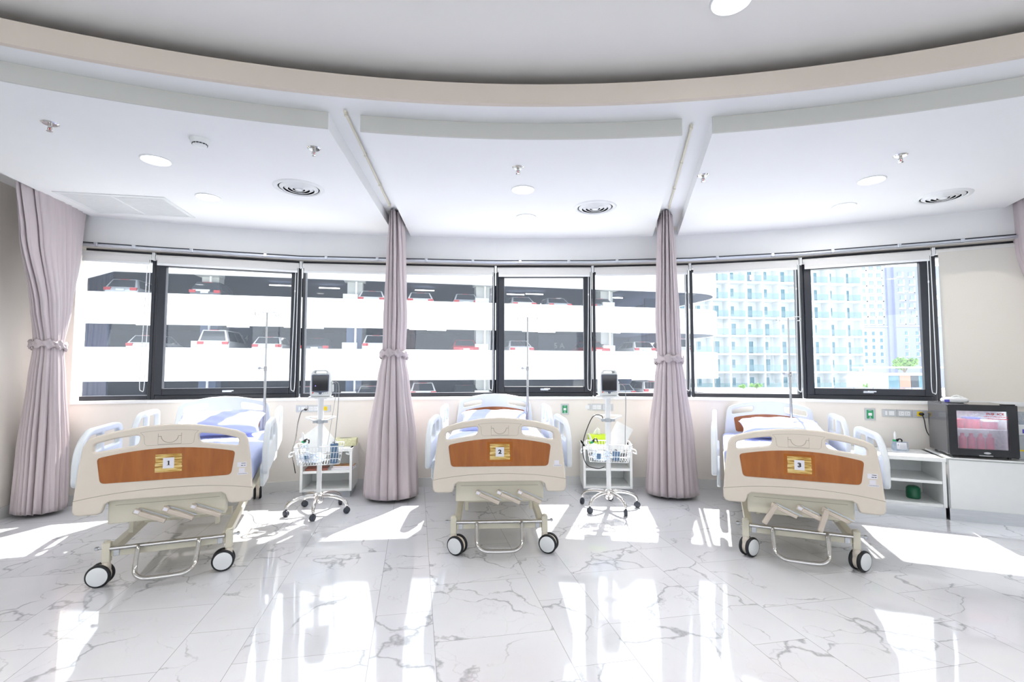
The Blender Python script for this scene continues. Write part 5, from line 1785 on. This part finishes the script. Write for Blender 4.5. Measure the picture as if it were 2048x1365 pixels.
# ------------------------------------------------------------------ cars
def car_meshes(kind):
    if kind == 'sedan':
        low = [(-2.2, 0.35), (-2.25, 0.62), (-2.2, 0.93), (-1.6, 0.98), (1.0, 0.95), (2.0, 0.80), (2.2, 0.62), (2.2, 0.35)]
        cab = [(-1.75, 0.95), (-1.05, 1.42), (0.15, 1.45), (1.05, 0.93)]
    elif kind == 'van':
        low = [(-2.3, 0.35), (-2.35, 0.7), (-2.32, 1.05), (1.3, 1.05), (2.0, 0.92), (2.3, 0.7), (2.3, 0.35)]
        cab = [(-2.30, 1.03), (-2.12, 1.78), (0.5, 1.82), (1.4, 1.02)]
    elif kind == 'suv':
        low = [(-2.15, 0.40), (-2.22, 0.7), (-2.18, 1.05), (1.1, 1.06), (1.95, 0.92), (2.15, 0.7), (2.15, 0.40)]
        cab = [(-2.12, 1.03), (-1.72, 1.62), (0.2, 1.66), (1.1, 1.03)]
    else:  # hatch / wagon
        low = [(-2.05, 0.33), (-2.12, 0.62), (-2.05, 0.95), (1.0, 0.95), (1.85, 0.82), (2.1, 0.62), (2.1, 0.33)]
        cab = [(-2.02, 0.93), (-1.55, 1.43), (0.1, 1.47), (1.0, 0.93)]
    body = MB()
    hw = 0.87
    pl = rpoly(low, 0.14, 4)
    n = len(pl)
    vs = []
    for y, s in ((-hw, 0.96), (-hw + 0.10, 1.0), (hw - 0.10, 1.0), (hw, 0.96)):
        vs += [(y, x * s, 0.3 + (z - 0.3) * (s if s < 1 else 1)) for x, z in pl]
    fs = []
    for r_ in range(3):
        for j in range(n):
            fs.append((r_ * n + j, r_ * n + (j + 1) % n, (r_ + 1) * n + (j + 1) % n, (r_ + 1) * n + j))
    fs.append(tuple(range(n))[::-1]); fs.append(tuple(3 * n + j for j in range(n)))
    body.add(vs, fs)
    def cabin(b, e0, e1, inset, zlo, zhi):
        q = cab
        zb_, zt = q[0][1], q[1][1]
        vs = []
        for (x, z) in q:
            f = (z - zb_) / (zt - zb_)
            w = (hw - 0.04) - 0.20 * f + inset
            xx = x
            vs.append((-w, xx, z)); vs.append((w, xx, z))
        b.add(vs, [(0, 2, 3, 1), (2, 4, 5, 3), (4, 6, 7, 5), (0, 6, 4, 2), (1, 3, 5, 7)])
    cabin(body, 0, 0, 0, 0, 0)
    def quad_on(b, P, u0, u1, v0, v1, off):
        a, c, d, e = [Vector(p) for p in P]      # bottom-left, bottom-right, top-right, top-left
        def pt(u, v):
            return (a * (1 - u) + c * u) * (1 - v) + (e * (1 - u) + d * u) * v
        q = [pt(u0, v0), pt(u1, v0), pt(u1, v1), pt(u0, v1)]
        nrm = (q[1] - q[0]).cross(q[3] - q[0]).normalized() * off
        top = [p + nrm for p in q]
        b.add(q + top, [(4, 5, 6, 7), (0, 1, 5, 4), (1, 2, 6, 5), (2, 3, 7, 6), (3, 0, 4, 7)])
    q = cab
    zb_, zt = q[0][1], q[1][1]
    def cp(i, s):
        x, z = q[i]
        f = (z - zb_) / (zt - zb_)
        return (s * ((hw - 0.04) - 0.20 * max(0, min(1, f))), x, z)
    rear = MB(); quad_on(rear, [cp(0, -1), cp(0, 1), cp(1, 1), cp(1, -1)], 0.07, 0.93, 0.12, 0.90, 0.012)
    side = MB()
    quad_on(side, [cp(3, -1), cp(0, -1), cp(1, -1), cp(2, -1)], 0.14, 0.47, 0.10, 0.88, 0.012); quad_on(side, [cp(3, -1), cp(0, -1), cp(1, -1), cp(2, -1)], 0.50, 0.90, 0.10, 0.88, 0.012)
    quad_on(side, [cp(0, 1), cp(3, 1), cp(2, 1), cp(1, 1)], 0.10, 0.50, 0.10, 0.88, 0.012); quad_on(side, [cp(0, 1), cp(3, 1), cp(2, 1), cp(1, 1)], 0.53, 0.86, 0.10, 0.88, 0.012)
    front = MB(); quad_on(front, [cp(3, 1), cp(3, -1), cp(2, -1), cp(2, 1)], 0.06, 0.94, 0.10, 0.92, 0.012)
    rx = min(p[0] for p in low)
    lz = {'sedan': 0.80, 'van': 0.98, 'suv': 0.98}.get(kind, 0.86)
    lamps = []
    for s in (-1, 1):
        b = MB(); b.box((s * 0.66, rx + 0.07, lz), (0.34, 0.12, 0.17)); lamps.append(b)
    bar = MB(); bar.box((0, q[1][0] + 0.0, q[1][1] - 0.02), (0.5, 0.05, 0.03))
    plt = MB(); plt.box((0, rx - 0.002, lz - 0.06), (0.42, 0.03, 0.12))
    return dict(body=body, rear_window=rear, side_windows=side, windscreen=front, lamps=lamps, brake_light=bar, number_plate=plt)
CAR = {}
def car(kind, paint, u, w, zf, label, rz=0.0, detail=True, ornament=None):
    if kind not in CAR:
        d = car_meshes(kind)
        def fm(b, m, sm=35):
            return finish(b.mesh('car'), MT[m], sm)
        wheel = MB()
        wheel.lathe([(0.0001, -0.10), (0.20, -0.10), (0.31, -0.08), (0.32, 0.0), (0.31, 0.08), (0.20, 0.10), (0.0001, 0.10)], (0, 0, 0.32), 20, Matrix.Rotation(PI / 2, 3, 'Y'))
        wheel.v = [(x, y, z) for x, y, z in wheel.v]
        CAR[kind] = dict(body=d['body'], rear_window=fm(d['rear_window'], 'cglass'), side_windows=fm(d['side_windows'], 'cglass'), windscreen=fm(d['windscreen'], 'cglass'),
                         lamps=[fm(x, 'tail') for x in d['lamps']], brake_light=fm(d['brake_light'], 'tail'), number_plate=fm(d['number_plate'], 'chip'), wheel=fm(wheel, 'tyre'))
    c = CAR[kind]
    t = thing('car', label, 'car', gpt(u, w, zf), GA + rz, 'cars parked in the garage')
    key = 'body_' + paint
    if key not in c:
        c[key] = finish(c['body'].mesh('car_body'), MT['car_' + paint], 30)
    put('car_body', c[key], None, t, bevel=0.03)
    put('rear_window', c['rear_window'], None, t)
    put('side_windows', c['side_windows'], None, t)
    put('windscreen', c['windscreen'], None, t)
    for m in c['lamps']:
        put('tail_lamp', m, None, t)
    put('brake_light', c['brake_light'], None, t)
    put('number_plate', c['number_plate'], None, t)
    for sx in (-1, 1):
        for y in (-1.35, 1.35):
            put('wheel', c['wheel'], None, t, (sx * 0.76, y, 0))
    return t
Wd = 3.2
for k, p, u, z, lab in [
    ('suv', 'silver', 1.35, 0, 'silver car at the left end of the top garage level'),
    ('suv', 'dark', 5.74, 0, 'dark car on the top garage level seen through the opening window of bed 1'),
    ('hatch', 'white', 15.36, 0, 'white hatchback on the top garage level just left of the second curtain'),
    ('hatch', 'white', 18.47, 0, 'white hatchback on the top garage level just right of the second curtain'),
    ('hatch', 'silver', 21.5, 0, 'silver hatchback on the top garage level above the red car'),
    ('sedan', 'white', 25.51, 0, 'white saloon on the top garage level above the middle drip pole'),
    ('sedan', 'silver', 28.09, 0, 'silver saloon on the top garage level in the opening window of bed 2'),
    ('hatch', 'grey', 31.31, 0, 'grey hatchback on the top garage level behind the frame right of bed 2'),
    ('hatch', 'white', 2.53, 1, 'white hatchback at the left end of the middle garage level'),
    ('van', 'white', 6.32, 1, 'white people carrier on the middle garage level above bed 1'),
    ('hatch', 'white', 9.22, 1, 'white hatchback on the middle garage level behind the drip pole of bed 1'),
    ('sedan', 'dark', 11.99, 1, 'dark saloon on the middle garage level right of the bed 1 window'),
    ('suv', 'white', 15.69, 1, 'white off roader on the middle garage level left of the second curtain'),
    ('sedan', 'red', 21.5, 1, 'bright red saloon on the middle garage level right of the second curtain'),
    ('sedan', 'white', 25.32, 1, 'white saloon on the middle garage level behind the drip pole of bed 2'),
    ('sedan', 'red', 30.91, 1, 'red saloon on the middle garage level behind the frame right of bed 2'),
    ('hatch', 'white', 34.57, 1, 'white hatchback on the middle garage level left of the third curtain'),
    ('van', 'white', 38.3, 1, 'white van on the middle garage level right of the third curtain'),
    ('hatch', 'white', 11.52, 2, 'white car roof low on the garage behind the first monitor'),
    ('hatch', 'silver', 15.36, 2, 'silver car roof low on the garage left of the second curtain'),
    ('suv', 'white', 18.71, 2, 'white car roof low on the garage right of the second curtain'),
    ('sedan', 'dark', 21.6, 2, 'dark car roof low on the garage left of the bed 2 window'),
    ('hatch', 'silver', 32.93, 2, 'silver car roof low on the garage behind the second monitor'),
    ('suv', 'white', 35.2, 2, 'white car roof low on the garage left of the third curtain')]:
    car(k, p, u, Wd if u < 37 else 4.6, FLOORS[z], lab, rz=0.0)

# ------------------------------------------------------------------ apartment block
AA = R(7.0)
A = thing('apartment_building', 'white apartment block with a grid of recessed balconies', 'building', (26.2, 77.0, 0), AA)
nc, nr, cw, chh, zb0 = 11, 9, 2.96, 2.93, -5.15
b = MB()
wT = nc * cw
for r_ in range(nr + 1):
    b.box((wT / 2, 0.9, zb0 + r_ * chh), (wT + 0.3, 1.8, 0.26))
for c_ in range(nc + 1):
    b.box((c_ * cw, 0.9, zb0 + nr * chh / 2), (0.24, 1.8, nr * chh))
put('balcony_grid', b, 'apt', A, smooth=0)
b = MB(); b.box((wT / 2, 7.8, zb0 + nr * chh / 2 - 1.0), (wT, 12, nr * chh + 2.0))
put('building_body', b, 'aptw', A, smooth=0)
wa = MB(); wa.box((0, 0, 1.18), (1.75, 0.08, 2.05))
wa2 = MB(); wa2.box((0, 0, 1.42), (1.35, 0.08, 1.45))
wfa, wfb = finish(wa.mesh('window'), MT['teal'], 0), finish(wa2.mesh('window'), MT['teal'], 0)
def wfr(w, z0_, z1_):
    b = MB()
    for s in (-1, 0, 1):
        b.box((s * w / 2, -0.04, (z0_ + z1_) / 2), (0.09, 0.10, z1_ - z0_))
    for z in (z0_, z1_):
        b.box((0, -0.04, z), (w + 0.09, 0.10, 0.09))
    return finish(b.mesh('window_frame'), MT['apt'], 0)
fra, frb = wfr(1.75, 0.16, 2.2), wfr(1.35, 0.70, 2.14)
bal = MB(); bal.box((cw / 2, 0.12, 0.62), (cw - 0.3, 0.03, 0.95))
balm = finish(bal.mesh('balustrade'), MT['balu'], 0)
rnd = random.Random(4)
for r_ in range(nr):
    for c_ in range(nc):
        tall = (c_ % 2 == 0) ^ (r_ % 5 == 4) or rnd.random() < 0.2
        x = c_ * cw + cw * (0.42 if tall else 0.40)
        w = put('window', wfa if tall else wfb, None, A, (x, 1.74, zb0 + r_ * chh))
        put('window_frame', fra if tall else frb, None, w)
        put('balustrade', balm, None, A, (c_ * cw, 0, zb0 + r_ * chh + 0.13))
b = MB(); b.box((cw * 4.35, 0.10, zb0 + 7 * chh + 0.75), (0.75, 0.05, 0.8))
tag(put('towel', b, mat('pink_towel', '#E79BBB', 0.8), None, tuple(Matrix.Translation((26.2, 77.0, 0)) @ Matrix.Rotation(AA, 4, 'Z') @ Vector((0, -0.1, 0))), AA, smooth=0), 'pink towel hanging on a balcony of the white apartment block', 'towel')

# ------------------------------------------------------------------ hotel tower
H_ = thing('hotel_tower', 'hazy lavender grey tower with white framed windows', 'building', (134.0, 190.0, 0), R(-2))
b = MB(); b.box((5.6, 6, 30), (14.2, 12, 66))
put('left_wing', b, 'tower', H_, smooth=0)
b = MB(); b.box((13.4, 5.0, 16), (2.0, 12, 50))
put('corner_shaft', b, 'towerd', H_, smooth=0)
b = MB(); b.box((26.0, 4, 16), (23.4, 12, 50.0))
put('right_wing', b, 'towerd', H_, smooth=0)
b = MB(); b.box((5.6, -0.2, 17.7), (14.4, 0.4, 0.5)); b.box((26.0, -2.2, 17.7), (23.6, 0.4, 0.5))
put('string_course', b, 'tower', H_, smooth=0)
b = MB(); b.box((0, 0, 0), (1.5, 0.2, 1.6))
tw = finish(b.mesh('window'), MT['twin'], 0)
b = MB(); b.box((1.05, -0.05, -0.2), (0.55, 0.3, 2.2)); b.box((0.1, -0.05, -1.1), (2.4, 0.3, 0.45))
tf = finish(b.mesh('window_frame'), MT['apt'], 0)
b = MB(); b.box((0, 0, 0), (0.8, 0.2, 1.4))
tw2 = finish(b.mesh('window'), MT['teal'], 0)
b = MB(); b.box((0.6, -0.05, -0.1), (0.3, 0.3, 1.6)); b.box((0.1, -0.05, -0.85), (1.2, 0.3, 0.25))
tf2 = finish(b.mesh('window_frame'), MT['apt'], 0)
for r_ in range(8):
    for c_ in range(4):
        w = put('window', tw, None, H_, (0.6 + c_ * 3.1 + (r_ % 2) * 0.3, -0.05, 19.6 + r_ * 3.05))
        put('window_frame', tf, None, w)
    for c_ in range(4):
        if r_ < 7:
            w = put('window', tw, None, H_, (16.6 + c_ * 4.0 + (r_ % 2) * 0.4 + rnd.uniform(-0.3, 0.3), -2.05, 19.6 + r_ * 3.05))
            put('window_frame', tf, None, w)
for r_ in range(5):
    for c_ in range(4):
        w = put('window', tw2, None, H_, (1.0 + c_ * 3.0, -0.05, 15.0 - r_ * 2.7))
        put('window_frame', tf2, None, w)
    for c_ in range(3):
        if r_ < 4:
            w = put('window', tw2, None, H_, (18.0 + c_ * 4.1, -2.05, 15.0 - r_ * 2.7))
            put('window_frame', tf2, None, w)

# ------------------------------------------------------------------ pavilion, podium, fence, tree, ground
b = MB(); b.box((0, 260, -7.2), (1400, 700, 0.4))
struct('ground', b, 'ground', smooth=0, label='pale ground of the street between the buildings')
b = MB(); b.box((44, 52, -4.1), (40, 28, 5.8))
struct('terrace', b, 'apt', smooth=0, label='pale terrace deck in front of the apartment block')
P = thing('garden_pavilion', 'low white pavilion with teal glass walls under a flat canopy', 'building', (34.5, 46.0, -1.2), R(-4))
b = MB()
b.box((-0.08, 0, 1.0), (0.18, 2.6, 2.0)); b.box((4.2, 0, 1.0), (0.30, 2.6, 2.0)); b.box((2.05, 0, 2.0), (4.6, 2.8, 0.24)); b.box((2.0, 0, 0.04), (4.3, 2.6, 0.08)); b.box((2.05, 1.2, 1.0), (4.0, 0.1, 1.8))
put('pavilion_frame', b, 'apt', P, smooth=0)
for x, w, m in ((0.62, 1.2, 'teal'), (1.72, 0.95, 'terra'), (2.55, 0.65, 'cglass'), (3.45, 1.1, 'teal')):
    b = MB(); b.box((x, -0.9, 0.98), (w, 0.06, 1.75))
    put('wall_panel', b, m, P, smooth=0)
b = MB(); b.box((3.6, -0.95, 1.25), (0.40, 0.04, 0.55)); b.box((2.3, -1.0, 0.55), (1.3, 0.25, 0.4))
put('white_furniture', b, 'apt', P, smooth=0)
b = MB(); b.box((2.6, 0.4, 2.62), (7.0, 4.2, 0.14))
put('canopy', b, 'gcol', P, smooth=0)
b = MB()
for x in (-0.6, 5.6):
    b.box((x, 1.6, 1.3), (0.15, 0.15, 2.6))
put('canopy_post', b, 'apt', P, smooth=0)
F = thing('metal_fence', 'grey railing along the terrace in front of the pavilion', 'fence', (26.0, 39.5, -1.2), R(0))
b = MB(); b.box((5.5, 0, 0.98), (11, 0.05, 0.05)); b.box((5.5, 0, 0.12), (11, 0.05, 0.05))
put('fence_rail', b, 'fence', F, smooth=0)
b = MB()
for k in range(74):
    b.box((0.1 + k * 0.148, 0, 0.55), (0.02, 0.02, 0.86))
put('baluster', b, 'fence', F, smooth=0)
for k in range(8):
    b = MB(); b.box((0.05 + k * 1.555, 0.0, 0.5), (0.07, 0.07, 1.0))
    put('post', b, 'fence', F, smooth=0)

def tree(name, label, loc, R_, h, n, leaf=0.16, flat=0.6, group=None):
    t = thing(name, label, 'tree' if name == 'tree' else 'plant', loc, 0, group)
    rnd = random.Random(int(loc[0] * 13))
    b = MB(); b.tube(spline([(0, 0, 0), (0.05 * R_, 0, h * 0.4), (0, 0.04 * R_, h)], 4), [0.09 * R_ * (1 - 0.5 * i / 8) for i in range(9)], 8)
    for k in range(6):
        a = k * 1.05
        b.tube([(0, 0, h * 0.7), (0.5 * R_ * math.cos(a), 0.5 * R_ * math.sin(a), h + 0.15 * R_)], 0.03 * R_, 6)
    put('trunk', b, 'bark', t)
    b = MB()
    cl = [(rnd.gauss(0, 0.5) * R_, rnd.gauss(0, 0.5) * R_, h + rnd.uniform(-0.2, 0.75) * R_ * flat, rnd.uniform(0.25, 0.45) * R_) for _ in range(14)]
    for k in range(n):
        c = cl[k % 14]
        v = Vector((rnd.gauss(0, 1), rnd.gauss(0, 1), rnd.gauss(0, 0.7))).normalized() * c[3] * rnd.uniform(0.6, 1.05)
        p = Vector(c[:3]) + v
        d = Vector((rnd.gauss(0, 1), rnd.gauss(0, 1), rnd.gauss(0, 0.5))).normalized()
        e = d.cross(Vector((rnd.gauss(0, 1), rnd.gauss(0, 1), rnd.gauss(0, 1)))).normalized()
        s = leaf * rnd.uniform(0.7, 1.3)
        b.add([p - d * s, p + e * s * 0.45, p + d * s, p - e * s * 0.45], [(0, 1, 2, 3)])
    put('foliage', b, 'leaf', t, smooth=0)
    return t
tree('tree', 'bright green tree rising behind the pavilion canopy', (44.2, 55.0, -1.2), 1.2, 2.9, 2600, 0.15)
tree('shrub', 'small green shrub at the foot of the apartment block', (29.0, 58.0, -1.2), 0.55, 0.4, 500, 0.09, group='terrace shrubs')
tree('shrub', 'green shrub left of the small one at the foot of the apartment block', (27.4, 58.0, -1.2), 0.45, 0.35, 400, 0.09, group='terrace shrubs')
tree('shrub', 'low green shrub beside the fence at the right of the white block', (40.4, 55.0, -1.2), 0.7, 0.6, 600, 0.10, group='terrace shrubs')
hs = thing('small_house', 'pale house with a lavender roof left of the pavilion', 'house', (44.5, 62.0, -1.2), R(-8))
b = MB(); b.box((0, 0, 0.7), (2.4, 3, 1.4))
put('house_walls', b, 'apt', hs, smooth=0)
b = MB(); b.prism([(-1.5, 1.35), (1.5, 1.35), (0, 2.1)], -1.7, 1.7)
b.v = [(x, z, y) for x, y, z in b.v]
put('house_roof', b, 'roofp', hs, smooth=0)
